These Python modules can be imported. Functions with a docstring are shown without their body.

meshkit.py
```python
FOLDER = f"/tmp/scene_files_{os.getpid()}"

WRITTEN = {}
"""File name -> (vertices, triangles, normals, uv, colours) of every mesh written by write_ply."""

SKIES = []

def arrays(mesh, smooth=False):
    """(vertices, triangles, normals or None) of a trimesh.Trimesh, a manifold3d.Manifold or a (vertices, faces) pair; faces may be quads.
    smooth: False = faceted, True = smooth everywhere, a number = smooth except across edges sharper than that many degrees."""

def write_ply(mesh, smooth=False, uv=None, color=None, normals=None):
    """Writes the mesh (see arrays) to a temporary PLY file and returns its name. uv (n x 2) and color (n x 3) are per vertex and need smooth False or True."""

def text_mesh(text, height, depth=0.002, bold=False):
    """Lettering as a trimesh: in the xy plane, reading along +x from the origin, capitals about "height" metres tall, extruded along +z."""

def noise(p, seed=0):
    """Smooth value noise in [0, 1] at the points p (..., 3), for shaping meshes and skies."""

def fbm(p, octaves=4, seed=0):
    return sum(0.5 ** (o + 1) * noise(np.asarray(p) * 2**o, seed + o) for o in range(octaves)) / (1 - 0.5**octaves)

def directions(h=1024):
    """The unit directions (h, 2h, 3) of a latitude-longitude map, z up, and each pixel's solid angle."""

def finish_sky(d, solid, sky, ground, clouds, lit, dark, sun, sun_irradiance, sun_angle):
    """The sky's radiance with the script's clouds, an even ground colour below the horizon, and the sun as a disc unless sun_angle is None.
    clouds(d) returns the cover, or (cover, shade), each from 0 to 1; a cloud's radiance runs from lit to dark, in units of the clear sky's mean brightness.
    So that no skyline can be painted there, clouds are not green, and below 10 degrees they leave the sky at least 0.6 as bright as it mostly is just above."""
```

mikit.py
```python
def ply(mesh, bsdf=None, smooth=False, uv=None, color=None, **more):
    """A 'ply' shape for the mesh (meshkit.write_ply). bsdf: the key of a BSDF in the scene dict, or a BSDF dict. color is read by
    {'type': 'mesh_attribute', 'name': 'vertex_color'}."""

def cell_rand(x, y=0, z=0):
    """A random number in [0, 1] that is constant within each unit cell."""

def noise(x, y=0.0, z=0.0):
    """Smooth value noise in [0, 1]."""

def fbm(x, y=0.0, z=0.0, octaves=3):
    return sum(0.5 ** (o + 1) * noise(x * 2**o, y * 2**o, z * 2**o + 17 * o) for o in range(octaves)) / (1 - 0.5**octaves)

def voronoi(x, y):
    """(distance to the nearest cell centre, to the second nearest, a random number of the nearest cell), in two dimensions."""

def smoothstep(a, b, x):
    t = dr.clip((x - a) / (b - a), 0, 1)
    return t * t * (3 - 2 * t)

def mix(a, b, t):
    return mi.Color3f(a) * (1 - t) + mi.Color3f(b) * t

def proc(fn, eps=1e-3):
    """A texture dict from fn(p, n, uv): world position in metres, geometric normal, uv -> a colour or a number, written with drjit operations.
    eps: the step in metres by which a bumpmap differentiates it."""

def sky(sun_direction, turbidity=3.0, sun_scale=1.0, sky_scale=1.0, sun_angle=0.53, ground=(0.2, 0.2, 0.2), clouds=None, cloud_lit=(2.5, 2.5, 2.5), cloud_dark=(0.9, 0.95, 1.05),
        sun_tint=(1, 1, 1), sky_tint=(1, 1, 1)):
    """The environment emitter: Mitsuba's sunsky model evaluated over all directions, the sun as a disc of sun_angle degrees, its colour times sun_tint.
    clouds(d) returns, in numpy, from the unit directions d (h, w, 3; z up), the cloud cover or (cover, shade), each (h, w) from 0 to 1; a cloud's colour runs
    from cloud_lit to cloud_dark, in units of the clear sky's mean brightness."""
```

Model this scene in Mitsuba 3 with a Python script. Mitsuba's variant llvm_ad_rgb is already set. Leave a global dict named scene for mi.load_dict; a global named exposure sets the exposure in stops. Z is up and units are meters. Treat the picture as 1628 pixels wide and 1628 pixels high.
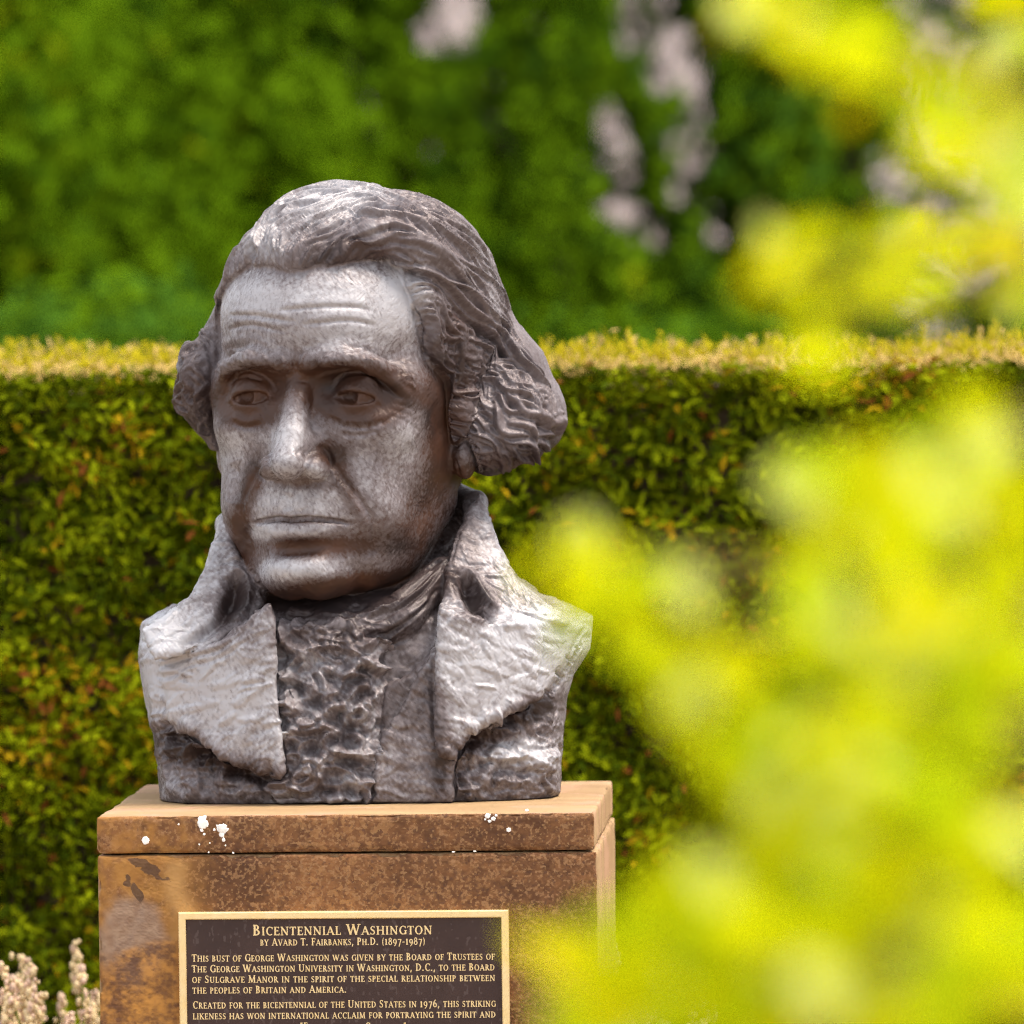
import math, numpy as np, trimesh, mitsuba as mi, mikit, meshkit
from scipy.spatial import cKDTree
from scipy import ndimage
from mikit import proc, fbm, noise, voronoi, smoothstep, mix
import drjit as dr

T = mi.ScalarTransform4f
scene, labels = {'type': 'scene'}, {}
rng = np.random.default_rng(7)

# ---------------------------------------------------------------- camera, sky, exposure
EYE = 1.65                                   # eye height; the camera stands at x = 0, y = 0 and looks along +y
DIST = 9.35                                  # metres to the middle of the bust
FPX = 11000.0                                # focal length for a picture 1628 wide
PITCH, ROLL = math.atan(356 / FPX), 0.0122
_f = np.array([0, math.cos(PITCH), -math.sin(PITCH)])
_u0 = np.array([0, math.sin(PITCH), math.cos(PITCH)])
_r0 = np.array([1.0, 0, 0])
_up = math.cos(ROLL) * _u0 + math.sin(ROLL) * _r0
scene['camera'] = {'type': 'thinlens', 'fov': 2 * math.degrees(math.atan(814 / FPX)), 'fov_axis': 'x',
                   'aperture_radius': 0.030, 'focus_distance': 9.12, 'near_clip': 0.1, 'far_clip': 2000.0,
                   'to_world': T().look_at(origin=[0, 0, EYE], target=[0, float(_f[1]), EYE + float(_f[2])], up=_up.tolist())}
scene['daylight'] = mikit.sky([0.42, -0.10, 0.90], turbidity=3, sun_scale=0.3, sun_angle=24, clouds=lambda d: 1.0, cloud_lit=(1.0, 1.03, 1.10), sun_tint=(0.94, 0.97, 1.06))
exposure = 3.8


def at(px, py, dist):
    """A point in the world, given where it was measured in the photograph (1628 px) and its distance along the ground."""
    x, y = (px - 814) / FPX, (814 - py) / FPX
    x, y = x * math.cos(ROLL) + y * math.sin(ROLL), y * math.cos(ROLL) - x * math.sin(ROLL)
    v = _f + x * _r0 + y * _u0
    return np.array([0, 0, EYE]) + v * (dist / v[1])


def principled(key, color, rough=0.6, metal=0.0, spec=0.5, bump=None, eps=1e-3, scale=1.0, **more):
    c = {'type': 'rgb', 'value': list(color)} if isinstance(color, (tuple, list)) else color
    b = {'type': 'principled', 'base_color': c, 'roughness': rough, 'metallic': metal, 'specular': spec, **more}
    if bump is not None:
        b = {'type': 'bumpmap', 'arbitrary': proc(bump, eps), 'scale': scale, 'bsdf': b}
    scene[key] = {'type': 'twosided', 'bsdf': b}


def put(key, mesh, bsdf, smooth=False, label=None, category=None, group=None, kind=None, **more):
    scene[key] = mikit.ply(mesh, bsdf, smooth, **more) if not isinstance(mesh, dict) else mesh
    tag(key, label, category, group, kind)


def tag(key, label=None, category=None, group=None, kind=None):
    d = {k: v for k, v in dict(label=label, category=category, group=group, kind=kind).items() if v}
    if d:
        labels[key] = d
# ---------------------------------------------------------------- the bronze bust: an implicit sculpture, in units of U metres
U = 0.00085
DU = 11000.0                                  # the distance of the camera in these units
PSI = math.radians(20)                        # the head is turned to its right
CP, SP = np.float32(math.cos(PSI)), np.float32(math.sin(PSI))


def L(px, py, d=0.0):
    """Local (x right, y away, z up; z = 0 on the plinth) of a measured point at the depth d from the middle of the bust."""
    px, py = np.asarray(px, float), np.asarray(py, float)
    qx = px - (py - 814) * ROLL
    qy = py + (px - 814) * ROLL
    k = 1 + np.asarray(d, float) / DU
    return np.stack(np.broadcast_arrays(234 + (qx - 814) * k, d, 802 - (qy - 458) * k), -1)


def smin(a, b, k):
    h = np.clip(0.5 + 0.5 * (b - a) / k, 0, 1)
    return b + (a - b) * h - k * h * (1 - h)


def smax(a, b, k):
    return -smin(-a, -b, k)


def ell(p, c, r, rot=0.0):
    q = p - np.asarray(c, np.float32)
    if rot:
        cc, ss = np.float32(math.cos(rot)), np.float32(math.sin(rot))
        q = np.stack([q[:, 0] * cc + q[:, 2] * ss, q[:, 1], q[:, 2] * cc - q[:, 0] * ss], -1)
    r = np.asarray(r, np.float32)
    k0 = np.sqrt(np.einsum('ij,ij->i', q / r, q / r))
    k1 = np.sqrt(np.einsum('ij,ij->i', q / (r * r), q / (r * r))) + 1e-9
    return k0 * (k0 - 1) / k1


def cap(p, a, b, ra, rb=None):
    a, b = np.asarray(a, np.float32), np.asarray(b, np.float32)
    rb = ra if rb is None else rb
    d = b - a
    t = np.clip((p - a) @ d / max(float(d @ d), 1e-9), 0, 1)
    q = p - a - t[:, None] * d
    return np.sqrt(np.einsum('ij,ij->i', q, q)) - (ra + (rb - ra) * t)


def chain(p, pts, rs, k=0):
    out = None
    for i in range(len(pts) - 1):
        c = cap(p, pts[i], pts[i + 1], rs[i], rs[i + 1])
        out = c if out is None else (smin(out, c, k) if k else np.minimum(out, c))
    return out


def poly2(x, z, pts):
    """Signed distance in the plane to the polygon pts."""
    pts = np.asarray(pts, np.float32)
    d, s = np.full(len(x), 1e9, np.float32), np.ones(len(x), np.float32)
    for i in range(len(pts)):
        a, b = pts[i], pts[i - 1]
        ex, ez = b - a
        wx, wz = x - a[0], z - a[1]
        t = np.clip((wx * ex + wz * ez) / (ex * ex + ez * ez), 0, 1)
        d = np.minimum(d, (wx - ex * t) ** 2 + (wz - ez * t) ** 2)
        c1, c2, c3 = z >= a[1], z < b[1], ex * wz > ez * wx
        s = np.where((c1 & c2 & c3) | (~c1 & ~c2 & ~c3), -s, s)
    return s * np.sqrt(d)


def slab(p, pts, plane, thick, rnd=6, bulge=None):
    """A sheet with the outline pts (x, z) whose front lies at the depth plane = (d0, x0, z0, dx, dz) [+ bulge]."""
    pts = np.asarray(pts, float)
    lo, hi = pts.min(0) - 60, pts.max(0) + 60
    d0, x0, z0, dx, dz = plane
    f = np.full(len(p), 60, np.float32)
    m = (p[:, 0] > lo[0]) & (p[:, 0] < hi[0]) & (p[:, 2] > lo[1]) & (p[:, 2] < hi[1])
    q = p[m]
    mid = d0 + dx * (q[:, 0] - x0) + dz * (q[:, 2] - z0) + thick / 2
    if bulge:
        mid = mid + bulge(q[:, 0], q[:, 2])
    a = poly2(q[:, 0], q[:, 2], pts) + rnd
    b = (np.abs(q[:, 1] - mid) - thick / 2) / math.sqrt(1 + dx * dx + dz * dz) + rnd
    f[m] = np.minimum(np.maximum(a, b), 0) + np.sqrt(np.maximum(a, 0) ** 2 + np.maximum(b, 0) ** 2) - rnd
    return f


def xz(pts, d=0):
    return [tuple(L(a, b, d)[[0, 2]]) for a, b in pts]


def head_frame(p):
    y = p[:, 1]
    k = 1 / (1 + y / DU)
    px, py = 580 + p[:, 0] * k + 234 * (1 - k), 458 + (802 - p[:, 2]) * k   # as measured in the photograph
    px, py = px + (py - 814) * ROLL, py - (px - 814) * ROLL
    x = px - 552
    q = np.empty_like(p)
    q[:, 0] = x * CP - y * SP
    q[:, 1] = -x * SP - y * CP
    q[:, 2] = -py
    return q                                  # a lateral (his left +), b forward, c = -height in the photograph


def f_skin(p):
    q = head_frame(p)
    m = q.copy()
    m[:, 0] = np.abs(m[:, 0])
    f = ell(q, (0, -20, -520), (196, 250, 212))
    f = smin(f, ell(q, (0, 66, -505), (170, 184, 150)), 30)
    f = smin(f, ell(q, (0, 80, -690), (168, 150, 170)), 40)
    f = smin(f, ell(m, (110, 142, -676), (58, 64, 44)), 38)
    f = smin(f, ell(m, (92, 112, -795), (74, 94, 96)), 40)
    f = smin(f, chain(m, [(130, 0, -800), (112, 60, -860), (70, 146, -896), (27, 191, -911)], [49, 45, 44, 43]), 34)
    f = smin(f, ell(q, (0, 200, -907), (52, 46, 38)), 20)
    f = smin(f, ell(q, (0, 158, -812), (96, 82, 112)), 30)
    f = smin(f, ell(q, (0, 70, -892), (125, 130, 55)), 30)
    f = smin(f, chain(q, [(0, -40, -800), (0, -60, -1010)], [130, 150]), 30)
    f = smin(f, ell(m, (112, 0, -690), (74, 160, 150)), 30)
    f = smin(f, ell(m, (136, 96, -622), (50, 84, 66)), 26)
    # brow ridge, eye sockets
    f = smin(f, chain(m, [(18, 234, -578), (78, 232, -572), (124, 200, -586), (146, 160, -614)], [15, 17, 16, 12]), 20)
    f = smax(f, -ell(m, (92, 248, -614), (60, 70, 32)), 16)
    f = smax(f, -ell(m, (46, 262, -616), (22, 52, 32)), 14)
    # eyeballs and lids
    near = (m[:, 2] > -720) & (m[:, 2] < -540) & (q[:, 1] > 120)
    e, fe = m[near], f[near]
    e2 = e.copy()
    e2[:, 0] += 9 * np.sign(q[near, 0])            # the gaze goes to his right
    ball = np.sqrt(((e - np.float32([88, 178, -631])) ** 2).sum(1))
    t = (e[:, 0] - 88) / 40
    up = -(622 + 13 * np.clip(t + 0.1, -1.3, 1.3) ** 2)
    lo = -(643 - 7 * np.clip(t, -1.3, 1.3) ** 2)
    lid_u = smax(ball - 41.5, up - e[:, 2], 4)
    lid_l = smax(ball - 41.0, e[:, 2] - lo, 4)
    fe = smin(fe, lid_u, 11)
    fe = smin(fe, lid_l, 9)
    eye = ball - 35
    iris = np.sqrt(((e2 - np.float32([88, 212, -630])) ** 2).sum(1))
    eye = np.maximum(eye, -(iris - 15.5))
    eye = np.minimum(eye, np.maximum(ball - 34.5, np.sqrt(((e2 - np.float32([92, 211, -623])) ** 2).sum(1)) - 4.5))
    fe = np.minimum(fe, eye)
    f[near] = fe
    # nose
    f = smin(f, chain(q, [(0, 212, -590), (0, 232, -640), (0, 256, -694), (0, 275, -736)], [20, 22, 24.5, 28], 6), 8)
    f = smin(f, ell(q, (0, 226, -720), (45, 40, 46)), 12)
    f = smin(f, ell(m, (38, 247, -743), (19, 30, 21)), 9)
    f = smax(f, -ell(m, (22, 264, -771), (13, 22, 9)), 6)
    # mouth
    lipz = -(826 + 7 * (m[:, 0] / 82) ** 2)
    f = smin(f, chain(m, [(0, 230, -844), (38, 222, -843), (66, 206, -838)], [11, 9, 4]), 14)
    near = (np.abs(q[:, 2] + 829) < 25) & (m[:, 0] < 100) & (q[:, 1] > 150)
    groove = np.sqrt((q[near, 2] - lipz[near]) ** 2 + np.maximum(m[near, 0] - 74, 0) ** 2)
    f[near] = f[near] + 3.5 * np.exp(-(groove / 3.0) ** 2)
    f = smax(f, -ell(q, (0, 262, -872), (62, 30, 13)), 14)
    # ear lobe below the hair, on his left
    f = smin(f, ell(q, (203, 10, -728), (17, 30, 34)), 20)
    f = smin(f, ell(q, (-200, -2, -722), (18, 34, 42)), 10)
    return f


def f_hair(p):
    q = head_frame(p)
    f = ell(p, L(600, 505, 55), (210, 230, 203))
    f = smin(f, ell(p, L(536, 455, -12), (174, 180, 153)), 30)
    quiff = chain(p, [L(346, 520, 0), L(352, 470, -36), L(382, 430, -84), L(416, 404, -116), L(462, 396, -150), L(520, 386, -174), L(590, 372, -180), L(640, 390, -162), L(672, 440, -134), L(690, 500, -110)], [10, 9, 8, 9, 10, 14, 21, 26, 26, 24], 8)
    f = smin(f, quiff, 26)
    f = smin(f, ell(p, L(640, 400, 0), (120, 190, 88)), 40)
    cran = smin(ell(q, (0, -20, -520), (196, 250, 212)), ell(q, (0, 66, -505), (170, 184, 150)), 30) - 13
    f = smin(f, cran, 18)
    # keep the forehead and the face clear
    face = slab(p, xz([(300, 1000), (340, 700), (334, 560), (346, 480), (362, 452), (395, 428), (430, 430), (462, 440), (500, 432), (560, 414), (605, 410), (636, 436), (652, 470), (668, 545), (676, 600), (690, 680), (704, 760), (720, 1000)], -190), (-420, 0, 0, 0, 0), 400, 4)
    f = smax(f, -face, 24)
    roll = chain(p, [L(748, 500, 25), L(790, 590, 20), L(806, 650, 10)], [62, 84, 88], 10)
    roll = smin(roll, ell(p, L(802, 674, 10), (102, 118, 88), 0.35), 26)
    roll = smin(roll, chain(p, [L(700, 470, -85), L(722, 560, -88), L(726, 645, -84), L(722, 694, -84)], [26, 28, 24, 13], 8), 22)
    cut = p[:, 2] - (L(752, 776, 0)[2] + (p[:, 0] - L(752, 776, 0)[0]) * 0.44)
    roll = smax(roll, -cut * 0.85, 10)
    f = smin(f, roll, 24)
    lr = smin(ell(p, L(334, 614, 50), (52, 96, 84)), chain(p, [L(350, 496, 0), L(332, 562, 20), L(322, 634, 40), L(342, 704, 40)], [13, 32, 38, 18], 8), 16)
    f = smin(f, lr, 14)
    f = smin(f, ell(p, L(590, 700, 210), (150, 90, 190)), 30)
    return f


TORSO = np.array([  # py, left, right, front, back
    (1290, 255, 891, -206, 215), (1215, 255, 890, -202, 215), (1160, 245, 896, -194, 215), (1110, 231, 902, -190, 215), (1075, 226, 912, -188, 215),
    (1035, 220, 938, -184, 215), (985, 225, 943, -168, 215), (966, 262, 905, -150, 212), (950, 303, 858, -120, 205), (915, 330, 815, -80, 195), (880, 338, 795, -40, 185), (845, 347, 780, -10, 175), (800, 372, 752, 30, 160), (760, 420, 700, 60, 140)], float)[::-1]


def f_torso(p):
    z = p[:, 2]
    tz = np.array([L(580, r[0], 0)[2] for r in TORSO])[::-1]
    tab = TORSO[::-1]
    xl = np.interp(z, tz, [L(r[1], r[0], 0)[0] for r in tab])
    xr = np.interp(z, tz, [L(r[2], r[0], 0)[0] for r in tab])
    yf, yb = np.interp(z, tz, tab[:, 3]), np.interp(z, tz, tab[:, 4])
    cx, rx, cy, ry = (xl + xr) / 2, (xr - xl) / 2, (yf + yb) / 2, (yb - yf) / 2
    n = np.interp(z, [0, 200, 330, 450], [4.2, 3.8, 3.0, 2.2])
    e = (np.abs((p[:, 0] - cx) / rx) ** n + np.abs((p[:, 1] - cy) / ry) ** n) ** (1 / n)
    f = (e - 1) * np.minimum(rx, ry) * 0.9
    f = smax(f, z - 505, 10)
    return smax(f, -z, 3).astype(np.float32)


def f_lapels(p):
    lx = xz([(250, 1052), (300, 1036), (350, 1022), (402, 985), (428, 958), (438, 985), (440, 1090), (446, 1160), (452, 1228), (430, 1240), (395, 1222), (352, 1205), (328, 1180), (300, 1165), (268, 1160), (262, 1120)], -215)
    a = slab(p, lx, (-248, lx[6][0], 150, -0.22, 0.03), 70, 7, lambda x, z: 0.0013 * (x - lx[6][0]) ** 2)
    rx = xz([(700, 962), (722, 972), (775, 985), (850, 990), (925, 1000), (905, 1045), (862, 1112), (838, 1122), (790, 1140), (748, 1165), (722, 1205), (700, 1200), (694, 1165), (692, 1060)], -215)
    b = slab(p, rx, (-248, rx[12][0], 150, 0.10, 0.05), 62, 7, lambda x, z: 0.0017 * np.maximum(x - rx[12][0], 0) ** 2)
    vx = xz([(694, 1025), (668, 1070), (640, 1128), (612, 1172), (600, 1205), (590, 1276), (720, 1276), (715, 1100)], -210)
    c = slab(p, vx, (-228, 60, 100, 0.02, 0.03), 60, 6)
    wx = xz([(612, 1092), (650, 1075), (690, 1035), (700, 1280), (585, 1280), (603, 1190)], -200)
    d = slab(p, wx, (-214, 60, 100, 0, 0.06), 60, 6)
    return a, b, c, d


def f_collar(p):
    lc = xz([(346, 822), (366, 840), (382, 888), (408, 905), (424, 950), (405, 985), (352, 1016), (296, 1034), (250, 1046), (228, 1000), (262, 978), (302, 950), (328, 905), (340, 850)], -140)
    a = slab(p, lc, (-196, lc[6][0], lc[6][1], 0.10, 0.62), 60, 9)
    rc = xz([(762, 786), (776, 820), (792, 866), (820, 920), (860, 952), (905, 990), (800, 994), (745, 985), (704, 966), (710, 905), (728, 850), (745, 815)], -120)
    b = slab(p, rc, (-205, rc[7][0], rc[7][1], 0.28, 0.72), 60, 9)
    ring = chain(p, [L(362, 856, -60), L(362, 835, 50), L(410, 790, 150), L(560, 780, 200), L(700, 780, 150), L(755, 800, 30), L(752, 850, -60)], [16, 20, 24, 26, 24, 20, 16], 6)
    return smin(a, ring, 10), b


def f_cravat(p):
    f = ell(p, L(575, 1000, -55), (142, 135, 72))
    f = smin(f, chain(p, [L(470, 985, -150), L(560, 1010, -178), L(640, 980, -160), L(705, 915, -105)], [20, 30, 34, 30], 10), 16)
    return f


def f_jabot(p):
    jx = xz([(432, 1000), (470, 985), (560, 992), (604, 1030), (612, 1100), (603, 1190), (592, 1278), (440, 1278), (445, 1150)], -200)
    return slab(p, jx, (-222, -60, 130, 0.0, 0.05), 70, 12, lambda x, z: 0.0016 * (x + 62) ** 2)


GROUPS = ['skin', 'hair', 'torso', 'lapel', 'lapel_001', 'vest', 'shirt', 'collar', 'collar_001', 'cravat', 'jabot']


def groups(p):
    p = np.ascontiguousarray(p, np.float32)
    a, b, c, d = f_lapels(p)
    cl, cr = f_collar(p)
    return [f_skin(p), f_hair(p), f_torso(p), a, b, c, d, cl, cr, f_cravat(p), f_jabot(p)]


def field(p):
    g = groups(p)
    f = smin(g[0], g[1], 5)
    for k, x in zip((12, 5, 5, 4, 4, 5, 5, 8, 6), g[2:]):
        f = smin(f, x, k)
    return smax(f, -p[:, 2], 2)


def chunks(fn, p, n=400000):
    return np.concatenate([fn(np.ascontiguousarray(p[i:i + n], np.float32)) for i in range(0, len(p), n)]) if len(p) else np.zeros(0)


def mesh_field(h=2.3, lo=(-400, -360, -8), hi=(400, 330, 1010)):
    """Surface nets on the cells of an octree that the surface can cross."""
    lo, hi = np.array(lo, float), np.array(hi, float)
    n = np.ceil((hi - lo) / (h * 8)).astype(int)
    cells = np.stack(np.meshgrid(*[np.arange(k) for k in n], indexing='ij'), -1).reshape(-1, 3)
    size = 8
    while True:
        f = chunks(field, lo + (cells + 0.5) * size * h)
        cells = cells[np.abs(f) < size * h * 1.35 + (4 if size > 1 else 0)]
        if size == 1:
            break
        cells = (cells[:, None] * 2 + np.array(list(np.ndindex(2, 2, 2)))).reshape(-1, 3)
        size //= 2
    dims = n * 8 + 2
    key = lambda c: (c[..., 0] * dims[1] + c[..., 1]) * dims[2] + c[..., 2]
    corners = np.array(list(np.ndindex(2, 2, 2)))
    ck = key(cells[:, None] + corners)                        # (n, 8)
    pk, inv = np.unique(ck, return_inverse=True)
    inv = inv.reshape(ck.shape)
    pts = np.stack([pk // (dims[1] * dims[2]), pk // dims[2] % dims[1], pk % dims[2]], -1)
    val = chunks(field, lo + pts * h)
    v8 = val[inv]
    inside = v8 < 0
    act = inside.any(1) & ~inside.all(1)
    cells, v8, inside = cells[act], v8[act], inside[act]
    acc, cnt = np.zeros((len(cells), 3)), np.zeros(len(cells))
    for i in range(8):
        for ax in range(3):
            j = i + (4, 2, 1)[ax]
            if corners[i][ax]:
                continue
            x = inside[:, i] != inside[:, j]
            t = v8[x, i] / (v8[x, i] - v8[x, j])
            q = np.tile(corners[i].astype(float), (x.sum(), 1))
            q[:, ax] = t
            acc[x] += q
            cnt[x] += 1
    verts = lo + (cells + acc / cnt[:, None]) * h
    cid = key(cells)
    order = np.argsort(cid)
    sid = cid[order]

    def find(k):
        i = np.clip(np.searchsorted(sid, k), 0, len(sid) - 1)
        return np.where(sid[i] == k, order[i], -1)
    quads = []
    for ax in range(3):
        b, c = (ax + 1) % 3, (ax + 2) % 3
        j = (4, 2, 1)[ax]
        x = np.nonzero(inside[:, 0] != inside[:, j])[0]
        base = cells[x]
        e1, e2 = np.eye(3, dtype=int)[b], np.eye(3, dtype=int)[c]
        q = np.stack([x, find(key(base - e1)), find(key(base - e1 - e2)), find(key(base - e2))], -1)
        flip = ~inside[x, 0]
        q[flip] = q[flip][:, ::-1]
        quads.append(q[(q >= 0).all(1)])
    quads = np.concatenate(quads)
    return verts, quads


def vertex_normals(v, q):
    n = np.zeros_like(v)
    fn = np.cross(v[q[:, 2]] - v[q[:, 0]], v[q[:, 3]] - v[q[:, 1]])
    for k in range(4):
        for c in range(3):
            n[:, c] += np.bincount(q[:, k], fn[:, c], len(v))
    return n / (np.linalg.norm(n, axis=1, keepdims=True) + 1e-12)


def relax(x, q, it=1, lam=0.5):
    """Laplacian smoothing of any value per vertex along the quad edges."""
    e = np.concatenate([q[:, [0, 1]], q[:, [1, 2]], q[:, [2, 3]], q[:, [3, 0]]])
    deg = np.bincount(e[:, 0], minlength=len(x)) + 1e-9
    x = x.copy()
    for _ in range(it):
        y = x.reshape(len(x), -1)
        s = np.stack([np.bincount(e[:, 0], y[e[:, 1], c], len(x)) for c in range(y.shape[1])], -1) / deg[:, None]
        x = (y + lam * (s - y)).reshape(x.shape)
    return x
# ---------------------------------------------------------------- modelling of the surface: locks, folds, tool marks, as displacement
class Skin:
    """The base mesh with everything the strokes need: where a measured point lies on it, and a height per vertex."""

    def __init__(self, v, q):
        self.v, self.q, self.n = v, q, vertex_normals(v, q)
        self.h = np.zeros(len(v))
        k = 1 / (1 + v[:, 1] / DU)
        ax, ay = 580 + v[:, 0] * k + 234 * (1 - k), 458 + (802 - v[:, 2]) * k
        self.px, self.py = ax + (ay - 814) * ROLL, ay - (ax - 814) * ROLL
        view = np.stack([(v[:, 0]) / DU, np.ones(len(v)), np.zeros(len(v))], -1)
        self.front = (self.n * view).sum(1) < 0.15
        gx, gy = (self.px / 3).astype(int), (self.py / 3).astype(int)
        best = np.full((560, 420), 1e9)
        np.minimum.at(best, (gy[self.front], gx[self.front]), v[self.front, 1])
        hole = best > 1e8
        self.depth = best[tuple(ndimage.distance_transform_edt(hole, return_distances=False, return_indices=True))]
        self.depth = ndimage.median_filter(self.depth, 5)
        self.order = np.argsort(v[:, 2])
        self.zs = v[self.order, 2]

    def snap(self, pts):
        pts = np.asarray(pts, float)
        d = ndimage.map_coordinates(self.depth, [pts[:, 1] / 3, pts[:, 0] / 3], order=1)
        return L(pts[:, 0], pts[:, 1], d)

    def near(self, P, r):
        lo, hi = P.min(0) - r, P.max(0) + r
        i = self.order[np.searchsorted(self.zs, lo[2]):np.searchsorted(self.zs, hi[2])]
        x = self.v[i]
        return i[(x[:, 0] > lo[0]) & (x[:, 0] < hi[0]) & (x[:, 1] > lo[1]) & (x[:, 1] < hi[1])]

    def along(self, P, r):
        """(vertices, distance, signed lateral offset, place 0..1 along the path) near the polyline P."""
        i = self.near(P, r)
        x, n = self.v[i], self.n[i]
        best, side, place = np.full(len(i), 1e9), np.zeros(len(i)), np.zeros(len(i))
        seg = np.linalg.norm(np.diff(P, axis=0), axis=1)
        cum = np.concatenate([[0], np.cumsum(seg)])
        for k in range(len(P) - 1):
            d = P[k + 1] - P[k]
            t = np.clip(((x - P[k]) @ d) / (d @ d + 1e-9), 0, 1)
            o = x - P[k] - t[:, None] * d
            o = o - (o * n).sum(1)[:, None] * n * 0.8
            dist = np.sqrt((o * o).sum(1))
            b = dist < best
            best[b] = dist[b]
            place[b] = ((cum[k] + t * seg[k]) / cum[-1])[b]
            side[b] = np.sign((np.cross(d, n[b]) * o[b]).sum(1))
        m = best < r
        return i[m], best[m], (side * best)[m], place[m]

    def stroke(self, pts, w, h, taper=True, mask=None):
        """A raised (h > 0) or cut (h < 0) line through measured points."""
        P = self.snap(smooth_path(pts))
        i, d, s, t = self.along(P, w * 2.2)
        a = h * np.exp(-(d / w) ** 2)
        if taper:
            a = a * np.clip(np.minimum(t, 1 - t) * 5, 0, 1) ** 0.7
        if mask is not None:
            a = a * mask[i]
        self.h[i] += a

    def fold(self, pts, w, h):
        """A crease with a soft swell on its left and a cut on the line."""
        P = self.snap(smooth_path(pts))
        i, d, s, t = self.along(P, w * 3)
        e = np.clip(np.minimum(t, 1 - t) * 5, 0, 1) ** 0.7
        self.h[i] += e * h * (0.8 * np.exp(-((s - w * 0.9) / w) ** 2) - 1.0 * np.exp(-(s / (w * 0.55)) ** 2))


def smooth_path(pts, n=None):
    pts = np.asarray(pts, float)
    if len(pts) < 3:
        t = np.linspace(0, 1, 5)[:, None]
        return pts[0] * (1 - t) + pts[-1] * t
    out = []
    e = np.vstack([2 * pts[0] - pts[1], pts, 2 * pts[-1] - pts[-2]])
    for i in range(1, len(e) - 2):
        for t in np.linspace(0, 1, 5)[:-1]:
            a, b, c, d = e[i - 1:i + 3]
            out.append(0.5 * (2 * b + (c - a) * t + (2 * a - 5 * b + 4 * c - d) * t * t + (3 * b - a - 3 * c + d) * t ** 3))
    return np.array(out + [pts[-1]])


def resample(path, n):
    s = np.concatenate([[0], np.cumsum(np.linalg.norm(np.diff(path, axis=0), axis=1))])
    t = np.linspace(0, s[-1], n)
    return np.stack([np.interp(t, s, path[:, k]) for k in range(path.shape[1])], -1)


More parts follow.
